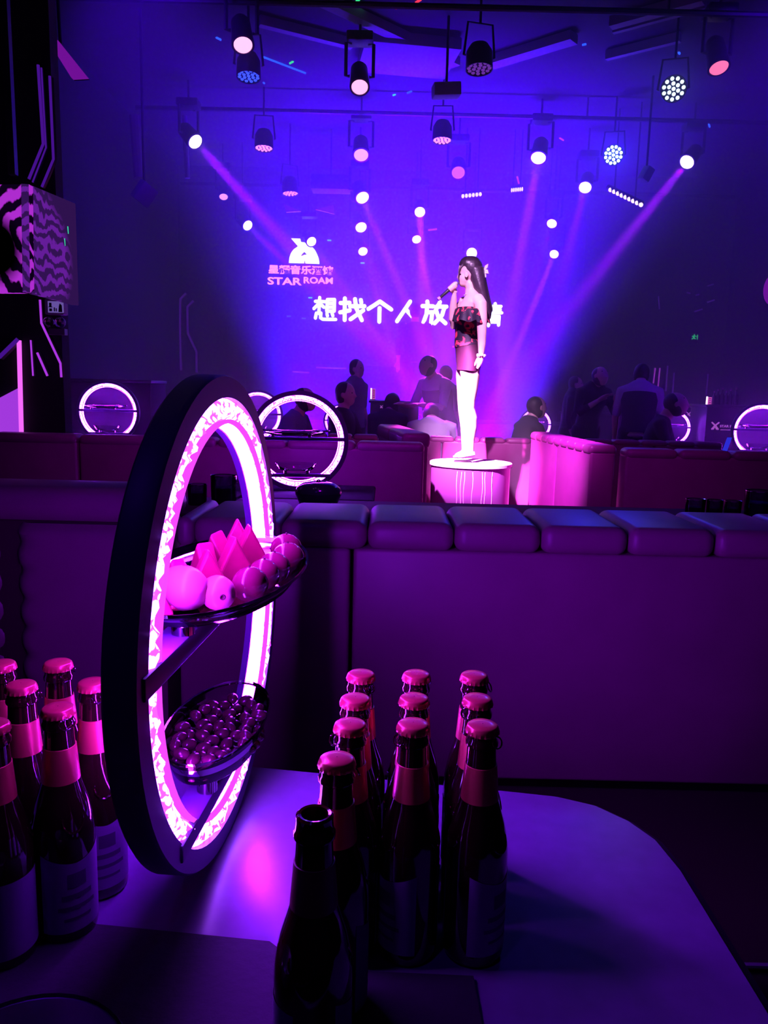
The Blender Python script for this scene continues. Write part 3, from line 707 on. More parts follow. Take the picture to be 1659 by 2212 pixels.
# floral top with ruffle
fm = bpy.data.materials.new('floral_fabric'); fm.use_nodes = True; nt = fm.node_tree; b_ = nt.nodes['Principled BSDF']; b_.inputs['Roughness'].default_value = .7
tc = nt.nodes.new('ShaderNodeTexCoord'); n1 = nt.nodes.new('ShaderNodeTexNoise'); n1.inputs['Scale'].default_value = 15; n1.inputs['Detail'].default_value = 2; n1.inputs['Distortion'].default_value = 1.2
cr = nt.nodes.new('ShaderNodeValToRGB'); cr.color_ramp.elements[0].position = .54; cr.color_ramp.elements[0].color = (.012, .004, .02, 1); cr.color_ramp.elements[1].position = .60; cr.color_ramp.elements[1].color = (.75, .05, .10, 1)
nt.links.new(tc.outputs['Object'], n1.inputs[0]); nt.links.new(n1.outputs['Fac'], cr.inputs[0]); nt.links.new(cr.outputs[0], b_.inputs['Base Color'])
rows = [(667, 986, 1044, .158, 0), (674, 984, 1045, .156, 0), (686, 981, 1044, .146, 0), (702, 982, 1037, .132, 0), (718, 983, 1032, .122, 0), (734, 982, 1033, .130, 0), (747, 982, 1036, .150, 0)]
P, Rr = trunk(rows); MB().tube(P, Rr, 40, cap=False).build('floral_top', fm, sing)['label'] = 'dark off-shoulder top with red flowers'
rings = []
for k, (y, f, b, w_) in enumerate([(666, 985, 1049, .236), (668, 983, 1051, .243), (676, 981, 1054, .252), (686, 979, 1057, .260), (693, 978, 1059, .266)]):
    ring = []
    for j in range(72):
        u = 2 * math.pi * j / 72; wv = 1 + .045 * (k / 4) * math.sin(u * 11)
        ring.append(S((f + b) / 2 + (b - f) / 2 * math.cos(u) * wv, y + (2.5 * math.sin(u * 7 + 1) if k == 4 else 0) + (5 if math.cos(u) > .3 else 0) * (k / 4), w_ * math.sin(u) * wv))
    rings.append(ring)
MB().loft(rings, False).build('ruffle', fm, sing)
rows = [(742, 983, 1036, .142, 0), (756, 984, 1037, .156, 0), (774, 985, 1039, .170, 0), (790, 986, 1038, .174, 0), (802, 986, 1035, .176, 0)]
P, Rr = trunk(rows); MB().tube(P, Rr, 32, cap=False).build('shorts', mat('dark_wine_shorts', (.05, .008, .03), .7, noise=.4, nscale=30), sing)
for dx, dy in ((3, -.078), (-8, .078)):
    MB().tube([S(1022 + dx, 980, dy), S(1010 + dx, 982, dy), S(996 + dx, 985.6, dy), S(987 + dx, 987, dy)], [(.020, .032), (.022, .036), (.017, .034), (.008, .02)], 14).build('shoe', mat('white_shoe', (.75, .7, .75), .4), sing)
# microphone
mic = thing('microphone', 'black handheld microphone at the singer\'s mouth', 'microphone', SB + mA)
d_ = mB_ - mA
MB().tube([V((0, 0, 0)), d_ * .12, d_ * .13, d_ * .74, d_ * .80], [.0125, .0135, .0120, .0150, .0170], 18, mside).build('handle', M_black, mic)
MB().tube([d_ * .0, d_ * .11], [.0150, .0150], 18, mside).build('antenna_cap', mat('mic_pink_cap', (.55, .2, .5), .4), mic)
MB().ell(d_ * .90, (.022, .022, .022), 16, 10).build('grille', mat('mic_grille', (.5, .5, .55), .4, .8, bump=.3, nscale=300), mic)

# ------------------------------------------------------------------ the other people
def person(label, head, base_z, face, pose, shirt, trouser, hair, lean=0.0, bow=0.0, arms='down', h=1.72, hairlong=False, apron=None):
    # head: world point of the head centre; face: heading angle of the gaze (0 = towards -Y / camera)
    s_ = h / 1.72
    hip = (.92 if pose == 'stand' else .52) * s_
    # local: facing -Y
    def up(y, z, x=0.0, ln=lean):      # point on the trunk, z above the hip, leaning forward
        c_, n_ = math.cos(ln), math.sin(ln); return V((x, -z * n_ + y * c_, hip + z * c_ + y * n_))
    nk = up(0, .56 * s_)
    hb = lean + bow
    hcen = nk + V((0, -.13 * math.sin(hb) - .03, .13 * math.cos(hb))) * s_
    rot = Matrix.Rotation(face, 3, 'Z')
    w_ = rot @ hcen
    base = V((head.x - w_.x, head.y - w_.y, base_z))
    t = thing('person', label, 'person', base, face, 'guests and staff')
    skin, cl, tr = MB(), MB(), MB()
    skin.ell(hcen, (.075 * s_, .092 * s_, .112 * s_), 14, 10, Matrix.Rotation(-hb, 3, 'X') ); skin.ell(hcen + V((0, -.035, -.055)) * s_, (.052 * s_, .055 * s_, .06 * s_), 12, 8)
    skin.tube([hcen + V((0, -.085, .005)) * s_, hcen + V((0, -.108, -.022)) * s_, hcen + V((0, -.09, -.03)) * s_], [.009, .014, .009], 8)
    skin.tube([nk + V((0, 0, -.05)), nk.lerp(hcen, .6)], [.06 * s_, .055 * s_], 12)
    skin.tube([up(0, -.06), up(0, .16), up(0, .34), up(0, .45), up(0, .52), up(0, .57)], [(a * s_, b * s_) for a, b in ((.145, .105), (.13, .085), (.155, .105), (.165, .095), (.13, .065), (.055, .05))], 14, V((0, 1, 0)))
    for e_ in (-1, 1): skin.ell(hcen + V((.076 * e_, .01, -.01)) * s_, (.012, .02, .032), 8, 6)
    cl.tube([up(0, -.06), up(0, .02), up(0, .16), up(0, .34), up(0, .45), up(0, .52), up(0, .57)], [(.125, .165), (.12, .165), (.105, .15), (.125, .18), (.115, .195), (.08, .15), (.06, .07)] if 0 else [(a * s_, b * s_) for a, b in ((.165, .125), (.165, .12), (.15, .105), (.18, .125), (.195, .115), (.15, .08), (.07, .06))], 18, V((0, 1, 0)))
    hands = []
    for e_ in (-1, 1):
        sh = up(0, .48 * s_, .185 * e_ * s_)
        if arms == 'down': el, wr = sh + V((.05 * e_, .03, -.29)) * s_, sh + V((.05 * e_, -.05, -.53)) * s_
        elif arms == 'table': el, wr = sh + V((.06 * e_, -.10, -.26)) * s_, sh + V((-.03 * e_, -.33, -.24)) * s_
        else: el, wr = sh + V((.09 * e_, -.08, -.26)) * s_, sh + V((-.06 * e_, -.26, -.10)) * s_
        cl.tube([sh + V((-.04 * e_, 0, .0)), sh, sh.lerp(el, .5), el], [.066 * s_, .066 * s_, .056 * s_, .047 * s_], 12)
        skin.tube([sh + V((-.05 * e_, 0, -.01)), sh, sh.lerp(el, .5), el], [.05 * s_, .05 * s_, .044 * s_, .040 * s_], 10)
        skin.tube([el, el.lerp(wr, .5), wr], [.042 * s_, .037 * s_, .027 * s_], 10)
        cl.tube([el, el.lerp(wr, .6)], [.047 * s_, .043 * s_], 12) if shirt[3] else None
        dv = (wr - el).normalized(); sd = V((1, 0, 0)) if abs(dv.x) < .8 else V((0, 1, 0)); sd = (sd - dv * dv.dot(sd)).normalized()
        skin.tube([wr, wr + dv * .045, wr + dv * .085], [(.026, .022), (.040, .02), (.036, .017)], 10, dv.cross(sd))
        for q in range(4):
            o2 = sd * (.027 - .018 * q)
            skin.tube([wr + dv * .08 + o2, wr + dv * (.125, .135, .13, .115)[q] + o2 * 1.1 - V((0, .008, .004)), wr + dv * (.155, .17, .163, .14)[q] + o2 * 1.1 - V((0, .018, .014))], [.0095, .009, .0075], 6)
        skin.tube([wr + dv * .03 - sd * -.03, wr + dv * .065 + sd * .058, wr + dv * .10 + sd * .062], [.012, .0105, .0085], 6)
    for e_ in (-1, 1):
        hj = V((.09 * e_ * s_, 0, hip))
        if pose == 'stand': kn, an = V((.10 * e_, -.01, .49)) * s_, V((.10 * e_, .02, .09)) * s_
        else: kn, an = V((.13 * e_ * s_, -.44 * s_, .50 * s_)), V((.13 * e_ * s_, -.42 * s_, .09))
        tr.tube([hj + V((0, 0, .05)), hj.lerp(kn, .5), kn, kn.lerp(an, .4), an], [.10 * s_, .085 * s_, .062 * s_, .058 * s_, .048 * s_], 12)
        tr.ell(V((hj.x, 0, hip)), (.10 * s_, .12 * s_, .11 * s_), 12, 8)
        skin.tube([hj + V((0, 0, .06)), hj, hj.lerp(kn, .5), kn, kn.lerp(an, .4), an, an - V((0, 0, .03))], [.08 * s_, .085 * s_, .07 * s_, .05 * s_, .046 * s_, .036 * s_, .035], 10)
        MB().tube([V((an.x, an.y + .06, .045)), V((an.x, an.y, .05)), V((an.x, an.y - .12, .038)), V((an.x, an.y - .19, .028))], [(.042, .042), (.044, .048), (.044, .036), (.026, .02)], 12, V((0, 0, 1))).build('shoe', M_black, t)
    link(fuse(skin, 'body', .012, 3), 'body', M_skin, t)
    link(fuse(cl, 'shirt', .016, 4), 'shirt', mat(*shirt[:3]), t)
    link(fuse(tr, 'trousers', .02, 4), 'trousers', mat(*trouser), t)
    hm = MB(); mt = Matrix.Rotation(-hb, 3, 'X')
    hm.ell(hcen + mt @ V((0, .026, .024)) * s_, (.086 * s_, .092 * s_, .100 * s_), 14, 10, mt)
    hm.ell(hcen + mt @ V((0, .035, -.02)) * s_, (.087 * s_, .078 * s_, .090 * s_), 12, 8, mt)
    if hairlong: hm.tube([hcen + V((0, .05, .0)), hcen + V((0, .09, -.15)), hcen + V((0, .10, -.32))], [(.09, .06), (.10, .05), (.07, .03)], 12)
    link(fuse(hm, 'hair', .014, 2), 'hair', mat(*hair), t)
    for e_ in (-1, 1): MB().ell(hcen + mt @ V((.03 * e_, -.074, .008)) * s_, (.013, .008, .007), 8, 6).build('eye', MATS['dark_eye'], t)
    if apron:
        MB().tube([up(0, -.02), up(0, .16), up(0, .34), up(0, .42)], [(.180 * s_, .140 * s_), (.166 * s_, .122 * s_), (.196 * s_, .142 * s_), (.190 * s_, .130 * s_)], 24, V((0, 1, 0)), False).build('waistcoat', mat(*apron), t)
    return t
BLK, WHT = ('black_shirt', (.020, .014, .03), .8, True), ('white_shirt', (.55, .48, .60), .7, False)
GRY, BLU = ('grey_shirt', (.16, .12, .20), .8, False), ('pale_blue_shirt', (.22, .20, .42), .8, False)
TRS, HAR = ('dark_trousers', (.018, .014, .024), .8), ('black_hair', (.016, .010, .02), .5)
person('seated guest in white shirt bending forward behind the podium banquette', at(930, 930, 7.85), 0, math.pi, 'sit', WHT, TRS, HAR, .55, .5, 'table')
person('waiter in white shirt and dark waistcoat leaning over the tables', at(921, 818, 8.35), 0, -.9, 'stand', WHT, TRS, HAR, .30, .3, 'table', 1.70, apron=('waistcoat_black', (.015, .010, .02), .7))
person('person in a grey top standing just behind the waiter', at(964, 850, 9.55), 0, 2.6, 'stand', GRY, TRS, HAR, .25, .2, 'down', 1.62)
person('seated guest in black with short hair left of the lit menu lamp', at(748, 862, 7.7), 0, 1.2, 'sit', BLK, TRS, HAR, .05, 0, 'table', 1.74)
person('standing guest half hidden behind the short-haired guest', at(772, 812, 9.35), 0, 1.0, 'stand', GRY, TRS, HAR, 0, 0, 'down', 1.62)
person('seated guest in pale blue shirt seen through the middle ring', at(662, 905, 7.35), 0, 1.3, 'sit', BLU, TRS, HAR, .30, .2, 'table')
person('guest in black bending low beside the logo counter', at(850, 876, 8.75), 0, 2.7, 'sit', BLK, TRS, HAR, .35, .35, 'table', 1.72, True)
person('dark-haired guest in front of the small right-hand ring', at(1160, 912, 7.7), 0, 1.9, 'sit', BLK, TRS, HAR, .25, .15, 'table', 1.66)
person('guest in black standing with a phone right of the small ring', at(1296, 850, 8.6), 0, .4, 'stand', BLK, TRS, HAR, .2, .4, 'fold', 1.62)
person('guest in pale shirt with a dark panel standing at the right tables', at(1382, 862, 8.3), 0, 2.8, 'stand', WHT, TRS, HAR, .30, .2, 'down', 1.66, apron=('dark_back_panel', (.03, .02, .05), .8))
person('seated man in black shirt looking down at the right-hand banquette', at(1462, 892, 7.55), 0, 1.15, 'sit', BLK, TRS, HAR, .22, .45, 'table', 1.78)
person('guest behind the standing phone user at the dark counters', at(1243, 862, 9.9), 0, 1.3, 'stand', BLK, TRS, HAR, .1, 0, 'down', 1.5)

# ------------------------------------------------------------------ stage end: deck, screen, lettering
struct('stage_deck', MB().box(-2.9, 4.4, 11.7, YB, 0, .80), M_matte)
SYY = 13.35
sL, sR, sB, sT = at(490, 700, SYY).x, at(1255, 700, SYY).x, at(800, 790, SYY).z, at(800, 395, SYY).z
scr = thing('led_screen', 'wide stage screen with white lyric line and orange club logo', 'screen', ((sL + sR) / 2, SYY + .05, .8))
so = V(scr.location)
MB().rbox(sL - so.x, sR - so.x, 0, .10, sB - so.z, sT - so.z, .01, 2).build('panel', mat('black_screen', (.006, .004, .012), .5), scr)
MB().box(sL - so.x + .2, sL - so.x + .3, .02, .08, 0, sB - so.z).build('support_leg', M_metal, scr, False)
MB().box(sR - so.x - .3, sR - so.x - .2, .02, .08, 0, sB - so.z).build('support_leg', M_metal, scr, False)
M_lyric = emit('lyric_white', (1, 1, 1), 4.0)
def sp(px, py, d=0.0): return at(px, py, SYY + d) - so
GLY = {
 0: [[(80, 116), (155, 119)], [(115, 86), (108, 215)], [(110, 132), (68, 175)], [(122, 138), (148, 164)], [(178, 102), (236, 102), (233, 196), (172, 196), (178, 102)], [(178, 133), (234, 133)], [(176, 164), (234, 164)], [(88, 212), (80, 252)], [(125, 212), (122, 250), (140, 262), (245, 264)], [(174, 218), (178, 234)], [(216, 216), (222, 234)]],
 1: [[(285, 130), (358, 128)], [(320, 92), (318, 268)], [(282, 206), (360, 190)], [(362, 156), (480, 156)], [(403, 98), (412, 170), (458, 270)], [(470, 190), (366, 262)], [(450, 106), (454, 126)]],
 2: [[(606, 118), (512, 178)], [(606, 118), (698, 183)], [(603, 172), (600, 282)]],
 3: [[(852, 118), (745, 278)], [(818, 182), (905, 282)]],
 4: [[(992, 118), (995, 145)], [(952, 155), (1040, 157)], [(990, 160), (985, 220), (958, 295)], [(990, 205), (1032, 205), (1022, 295)], [(1095, 122), (1055, 200)], [(1070, 158), (1148, 160)], [(1065, 195), (1080, 240), (1140, 295)], [(1132, 165), (1112, 230), (1052, 295)]],
 5: [[(1195, 160), (1330, 160)], [(1200, 160), (1195, 230), (1180, 262)], [(1225, 185), (1275, 185)], [(1228, 205), (1272, 205), (1270, 228), (1228, 228), (1228, 205)], [(1300, 130), (1310, 190), (1340, 235)], [(1335, 190), (1290, 240)], [(1195, 268), (1190, 290)], [(1225, 262), (1230, 295), (1300, 298)], [(1265, 255), (1270, 272)], [(1330, 268), (1345, 288)]],
 6: [[(1445, 135), (1440, 310)], [(1420, 180), (1412, 215)], [(1462, 170), (1470, 190)], [(1500, 158), (1592, 158)], [(1500, 184), (1585, 184)], [(1490, 210), (1598, 210)], [(1545, 135), (1543, 210)], [(1505, 238), (1490, 315)], [(1505, 238), (1578, 240), (1572, 310)], [(1510, 262), (1570, 262)], [(1510, 285), (1570, 285)]],
}
def stroke(mb, pts, w_, to, th=.012):
    # flat round-ended pen stroke lying on the screen
    Q = [to(*p) for p in pts]
    for a, b in zip(Q[:-1], Q[1:]):
        d = (b - a); d.y = 0; L = d.length; d.normalize(); n_ = V((-d.z, 0, d.x)); out = []
        for k in range(9): u = math.pi / 2 + math.pi * k / 8; out.append(a + d * (w_ * math.cos(u)) + n_ * (w_ * math.sin(u)))
        for k in range(9): u = -math.pi / 2 + math.pi * k / 8; out.append(b + d * (w_ * math.cos(u)) + n_ * (w_ * math.sin(u)))
        mb.prism(out, (0, th, 0))
for g, st in GLY.items():
    mb = MB()
    for i, s_ in enumerate(st):
        stroke(mb, s_, .0135 * SYY / FPX * 1000 / 1.0 * .30 * (.80 if g in (0, 5, 6) else 1), lambda x, y: sp(660 + x / 3.77, 620 + y / 3.77, .02 - .0005 * i))
    mb.build('lyric_character', M_lyric, scr, False)
M_logo = emit('logo_white', (.9, 1, 1), 3.5); M_or = emit('logo_orange', (1.0, .20, .14), 4.5)
def lp(x, y, d=.02): return sp(560 + x / 9.217, 500 + y / 9.217, d)
dome = [(635, 138), (815, 142), (830, 210), (890, 215), (960, 245), (1050, 300), (1110, 370), (1150, 450), (1185, 540), (1197, 645), (920, 635), (905, 560), (890, 632), (588, 625), (600, 520), (630, 430), (690, 350), (772, 297)]
dm_ = MB().prism([lp(*p) for p in dome], (0, .012, 0)).build('logo_dome', M_logo, scr, False)
MB().prism([lp(*p, .014) for p in [(825, 495), (860, 440), (900, 405), (948, 458), (890, 465)]], (0, .006, 0)).build('logo_cut', emit('logo_blue', (.08, .05, .8), .8), dm_, False)
def sign_text(body, cx, cy_, wpx, hpx, m, nm, off_=.0):
    me = text_mesh(body, 1.0, .004, off_)
    xs = [v.co.x for v in me.vertices]; ys = [v.co.y for v in me.vertices]
    W, Hh = max(xs) - min(xs), max(ys) - min(ys); mx_, my_ = (max(xs) + min(xs)) / 2, (max(ys) + min(ys)) / 2
    c = lp(cx, cy_); a = lp(cx - wpx / 2, cy_); b = lp(cx + wpx / 2, cy_); sx_ = (b - a).length / W; sy_ = (lp(cx, cy_ - hpx / 2) - lp(cx, cy_ + hpx / 2)).length / Hh
    for v in me.vertices:
        p = V(((v.co.x - mx_) * sx_, -v.co.z, (v.co.y - my_) * sy_)); v.co = c + p
    me.update(); return link(me, nm, m, scr)
sign_text('星耀音乐酒馆', 825, 765, 1290, 180, M_or, 'logo_characters', .03)
sign_text('STAR', 505, 990, 680, 150, M_or, 'logo_word', .025)
sign_text('ROAM', 1175, 975, 580, 130, M_or, 'logo_word', .025)
M_cy = emit('cyan_dash', (.05, .7, .9), 1.6); M_bl = emit('blue_dash', (.02, .12, 1.0), 1.6)
for (px, py, mm) in [(711, 519, M_cy), (783, 568, M_cy), (670, 643, M_cy), (656, 688, M_bl), (624, 683, M_bl)]:
    MB().rbox(-.035, .035, 0, .01, -.012, .012, .004, 1, Matrix.Translation(sp(px, py, .02))).build('stuck_pixels', mm, scr)
person('performer standing in the dark in front of the stage screen', at(897, 672, 12.5), .80 + (at(897, 672, 12.5).z - .80 - 1.60), math.pi, 'stand', BLK, TRS, HAR, 0, 0, 'down', 1.70) if at(897, 672, 12.5).z - .80 < 1.64 else person('performer standing in the dark in front of the stage screen', at(897, 672, 12.5), .80, math.pi, 'stand', BLK, TRS, HAR, 0, 0, 'down', (at(897, 672, 12.5).z - .80) / 1.61 * 1.72)

# ------------------------------------------------------------------ ceiling rig
HB = emit('lens_hot', (1.0, .70, 1.0), 7.0)
HD = emit('lens_dim_pink', (1.0, .16, .38), 1.3)
HP = emit('lens_pink', (1.0, .35, .75), 2.0)
def moving_head(label, pos, aim, r, lens, watts=0, col=(1, 1, 1), deg=6, blend=.35, name='moving_head_light'):
    pos, aim = V(pos), V(aim); d = (aim - pos).normalized()
    t = thing(name, label, 'stage light', (pos.x, pos.y, ZC if 0 else pos.z), 0, 'moving-head stage lights')
    m_ = frame_from(d)                        # -Z along the beam
    hd = MB().lathe([(.0005, .30), (r * .75, .30), (r * 1.05, .26), (r * 1.15, .10), (r * 1.25, .03), (r * 1.25, -.004), (r * 1.04, -.006), (r * 1.02, .012)], 24, 'z', (0, 0, 0), m_).build('head', M_black, t)
    k = []
    for i in range(5): ph = i / 4 * math.pi / 2; k.append((r * math.cos(ph) + .0003, -.35 * r * math.sin(ph)))
    MB().lathe([(r, .008)] + k, 24, 'z', (0, 0, 0), m_).build('lens', lens, hd)
    up = -d * .15
    sgn = V((0, 0, 1)).cross(d); sgn = sgn.normalized() if sgn.length > .05 else V((1, 0, 0))
    top = up + V((0, 0, .22 + r))
    for e_ in (-1, 1):
        MB().tube([up + sgn * e_ * r * 1.2, up + sgn * e_ * (r * 1.7), top + sgn * e_ * (r * 1.7), top + sgn * e_ * r], .018, 8).build('yoke_arm', M_black, t)
    MB().rbox(top.x - .13, top.x + .13, top.y - .10, top.y + .10, top.z, top.z + .09, .015, 2).build('base', M_black, t)
    MB().tube([V((top.x, top.y, top.z + .09)), V((top.x, top.y, ZC - pos.z))], .014, 8).build('hanger', M_metal, t) if ZC - pos.z > top.z + .1 else None
    if watts: spot(t, d * (.35 * r + .02), d * 2 + d * .1, watts, col, deg, blend, r * .6)
    return t
VIO, PNK, BLUE = (.32, .0, 1.0), (.75, .03, 1.0), (.05, .0, 1.0)
BW = 7500.0
LG = [
 (525, 97, 7.25, .070, HP, (560, 420, 6.5), 0, VIO, 5, 'tilted spotlight high above the left side, oval pink lens'),
 (777, 188, 8.1, .070, HP, (785, 520, 7.0), 0, VIO, 5, 'topmost spotlight above the middle, oval pink lens'),
 (1553, 146, 7.45, .070, HD, (1640, 600, 6.6), 0, VIO, 5, 'dim red spotlight near the right picture edge'),
 (422, 306, 9.9, .075, HB, (890, 825, 8.0), 3.5, VIO, 4.5, 'leftmost bright spotlight throwing a wide slanting beam'),
 (780, 335, 10.3, .078, HP, (788, 800, 8.3), 0, VIO, 5, 'spotlight in the middle column, second from the top'),
 (1163, 341, 10.2, .078, HB, (1085, 760, 8.6), 1.3, PNK, 4, 'bright spotlight above the singer on the right with upright beam'),
 (1484, 350, 10.2, .075, HB, (1085, 850, 8.0), 3.0, VIO, 4, 'rightmost bright spotlight with long slanting blue beam'),
 (783, 427, 11.4, .078, HB, (935, 790, 9.3), 3.2, PNK, 2.4, 'spotlight in the middle column with a sharp pink beam'),
 (1264, 405, 11.2, .072, HB, (1180, 740, 9.0), .7, VIO, 6, 'bright spotlight just below the cyan flare'),
 (907, 458, 11.8, .065, HB, (926, 862, 8.3), 1.2, PNK, 5, 'spotlight with a visible yoke in the centre of the rig'),
 (780, 491, 12.2, .072, HB, (870, 760, 10.2), 3, VIO, 2.6, 'middle column spotlight directly above the lowest one'),
 (1192, 483, 12.0, .062, HB, (1100, 770, 10.0), .7, VIO, 4, 'upper of the two small spotlights right of the singer'),
 (535, 487, 12.2, .066, HB, (800, 745, 10.2), 4, VIO, 3.2, 'bright spotlight left of the club logo'),
 (483, 425, 12.3, .055, HP, (500, 800, 10.6), 0, VIO, 5, 'small oval spotlight at the far left above the screen'),
 (673, 522, 12.6, .065, HB, (860, 790, 10.0), 4, PNK, 2.0, 'spotlight overlapping the logo with a thin pink beam'),
 (784, 543, 12.6, .062, HB, (838, 720, 11.0), 3, PNK, 2.2, 'lowest spotlight of the middle column'),
 (900, 517, 12.4, .058, HB, (945, 700, 10.8), 3, PNK, 2, 'small spotlight left of the singer\'s head'),
 (1019, 547, 12.4, .070, HB, (935, 905, 7.3), 1.2, PNK, 5, 'spotlight shining right behind the top of the singer\'s head'),
 (1197, 549, 12.4, .058, HB, (1090, 820, 9.8), 4, PNK, 2.1, 'lower of the two small spotlights right of the singer, pink beam'),
 (990, 373, 10.9, .075, HD, (985, 900, 7.5), 0, VIO, 5, 'dim pink spotlight with dark housing above the screen'),
]
for (px, py, Y, r, lens, aim, k, col, deg, lb) in LG:
    moving_head(lb, at(px, py, Y), at(*aim), r * 1.14, lens, BW * k, col, deg)
# key lights for the singer hang outside the frame above the near tables
moving_head('spotlight over the near tables aimed at the podium', (-1.3, 2.9, 4.35), (.72, 6.2, .80), .08, HB, 40000, (1.0, .24, 1.0), 13, 1.0)
moving_head('spotlight over the near tables aimed at the singer\'s shoulders', (-.2, 2.4, 4.4), (.66, 6.15, 1.75), .08, HB, 3000, (.85, .42, 1.0), 14, .9)
moving_head('added spotlight over the near tables brightening the right-hand banquette end', (-.8, 3.3, 4.35), (1.34, 5.55, .55), .08, HB, 6500, (.75, .10, 1.0), 16, 1.0)  # added out of view to brighten the banquette end

M_led_b = emit('led_blue', (.03, .06, 1.0), 2.2); M_led_p = emit('led_mauve', (.85, .18, 1.0), 3.5); M_led_w = emit('led_white', (.62, .85, .95), 2.0); M_led_c = emit('led_cyan', (.55, 1.0, 1.0), 9.0)
def led_par(label, pos, aim, R_, leds, watts=0, col=BLUE, deg=90, blend=.8, rings_=((0, 1), (.42, 6), (.80, 12))):
    pos, aim = V(pos), V(aim); d = (aim - pos).normalized(); m_ = frame_from(d)
    t = thing('led_par', label, 'stage light', pos, 0, 'LED par lights')
    h_ = MB().lathe([(.0005, .20), (R_ * .7, .20), (R_ * 1.0, .14), (R_ * 1.06, .0), (R_ * 1.06, -.02), (R_ * .99, -.02), (R_ * .97, .004), (.0005, .005)], 28, 'z', (0, 0, 0), m_).build('housing', M_black, t)
    for f_, n_ in rings_:
        for k in range(n_):
            u = 2 * math.pi * k / n_ + f_; c = V((R_ * f_ * math.cos(u), R_ * f_ * math.sin(u), -.004))
            MB().lathe([(R_ * .16, 0), (R_ * .13, -.008), (R_ * .06, -.013), (.0004, -.015)], 10, 'z', c, m_).build('led', leds, h_)
    up = -d * .1
    sgn = V((0, 0, 1)).cross(d); sgn = sgn.normalized() if sgn.length > .05 else V((1, 0, 0))
    top = up + V((0, 0, .16 + R_))
    MB().tube([up + sgn * R_ * 1.1, up + sgn * R_ * 1.25, top + sgn * R_ * 1.0, top - sgn * R_ * 1.0, up - sgn * R_ * 1.25, up - sgn * R_ * 1.1], .012, 8).build('bracket', M_metal, t)
    MB().tube([top, V((top.x, top.y, ZC - pos.z))], .012, 8).build('hanger', M_metal, t) if ZC - pos.z > top.z + .02 else None
    if watts: spot(t, d * .05, d * 2, watts, col, deg, blend, R_ * .8, 'wash_lamp')
    return t
WW = 250.0
for px, py, Y, R_, leds, aim, k, lb in [
 (537, 163, 7.9, .11, M_led_b, (-1.3, 7.2, .0), 0, 'LED par with blue lit lenses high on the left'),
 (570, 318, 10.1, .11, M_led_p, (-1.55, 9.6, .0), 0, 'LED par with mixed lenses left of the middle column'),
 (627, 416, 11.4, .11, M_led_p, (-1.2, 11.0, 0), 0, 'small LED par above the club logo'),
 (955, 301, 9.6, .11, M_led_p, (.55, 9.1, 0), 0, 'LED par with pink lenses above the centre'),
 (1035, 146, 7.7, .12, emit('led_faint', (.30, .06, .75), .5), (.9, 7.2, 0), 0, 'faint LED par at the top of the ceiling'),
]:
    led_par(lb, at(px, py, Y), aim, R_, leds, WW * k)
for x_, a_, k, lb in ((-2.2, (-1.4, 11.0, 1.0), 1.0, 'left'), (3.6, (3.0, 11.0, 1.0), 1.1, 'right')):  # added pair out of view, fills the haze with blue
    led_par(lb + ' added blue wash par for the haze, unseen over the dance floor', (x_, 6.0, 4.62), a_, .12, M_led_b, 260 * k, (.07, .0, 1.0), 100, 1.0)
led_par('added violet fill par over the camera seat, out of view', (-.9, -.6, 4.6), (.1, 1.2, .8), .12, M_led_b, 24, (.14, .0, 1.0), 80, 1.0)  # added as ambient fill for the near table and sofas
led_par('added violet fill par over the near table aimed at the second row, out of view', (.4, .9, 4.6), (.1, 4.75, .7), .12, M_led_b, 270, (.55, .0, .9), 58, .9)  # added to lift the camera-facing backs of the second row
def uplight(label, x, y, z, k):  # unseen floor lamps added to make the stage haze glow
    t = thing('added_uplight', label, 'stage light', (x, y, z), 0, 'added haze uplights')
    MB().rbox(-.16, .16, -.12, .12, -.1, .0, .01, 2).build('housing', M_black, t)
    for q in range(4): MB().lathe([(.03, .0), (.026, .008), (.0004, .014)], 12, 'z', (-.11 + .073 * q, 0, 0)).build('led', M_led_b, t)
    spot(t, (0, 0, .05), ((.6 - x) * .25, .22, 2), 15000 * k, (.055, .0, 1.0), 92, 1.0, .15, 'wash_lamp')
for x_, k, lb in ((-1.2, .7, 'leftmost'), (.3, 1.1, 'second'), (1.6, 1.0, 'third'), (2.9, .5, 'rightmost')):
    uplight(lb + ' added blue uplight hidden on the floor before the stage deck', x_, 11.2, .10, k)
p = at(1455, 192, 7.95); led_par('large round LED par with a grid of white lenses at the right', p, CAM + V((.3, 0, .4)), .115, M_led_w, 16, (.28, .30, 1.0), 50, .9, rings_=((0, 1), (.40, 6), (.78, 11)))
p = at(1325, 335, 10.05); led_par('LED par flaring cyan at the right', p, CAM + V((.1, 0, .2)), .115, M_led_c, 260, (.02, .02, 1.0), 60, .9)
# LED battens
def batten(label, a, b, m):
    a, b = V(a), V(b); t = thing('led_batten', label, 'stage light', a, 0, 'LED battens'); d = b - a
    MB().tube([V((0, .02, .02)), d + V((0, .02, .02))], .035, 8, V((0, 0, 1))).build('housing', M_black, t)
    n_ = max(6, int(d.length / .06)); n_ = min(n_, 16)
    for k in range(n_):
        c = d * ((k + .5) / n_); MB().ell(c + V((0, -.018, -.012)), (d.length / n_ * .42, .02, .028), 8, 6, ).build('led', m, t)
    MB().tube([d * .2 + V((0, .02, .05)), V((d.x * .2, d.y * .2 + .02, ZC - a.z))], .01, 6).build('hanger', M_metal, t); MB().tube([d * .8 + V((0, .02, .05)), V((d.x * .8, d.y * .8 + .02, ZC - a.z))], .01, 6).build('hanger', M_metal, t)
M_bat = emit('batten_led', (1.0, .62, .95), 2.6)
batten('bright slanted LED batten below the cyan flare', at(1314, 407, 10.6), at(1388, 443, 10.2), M_bat)
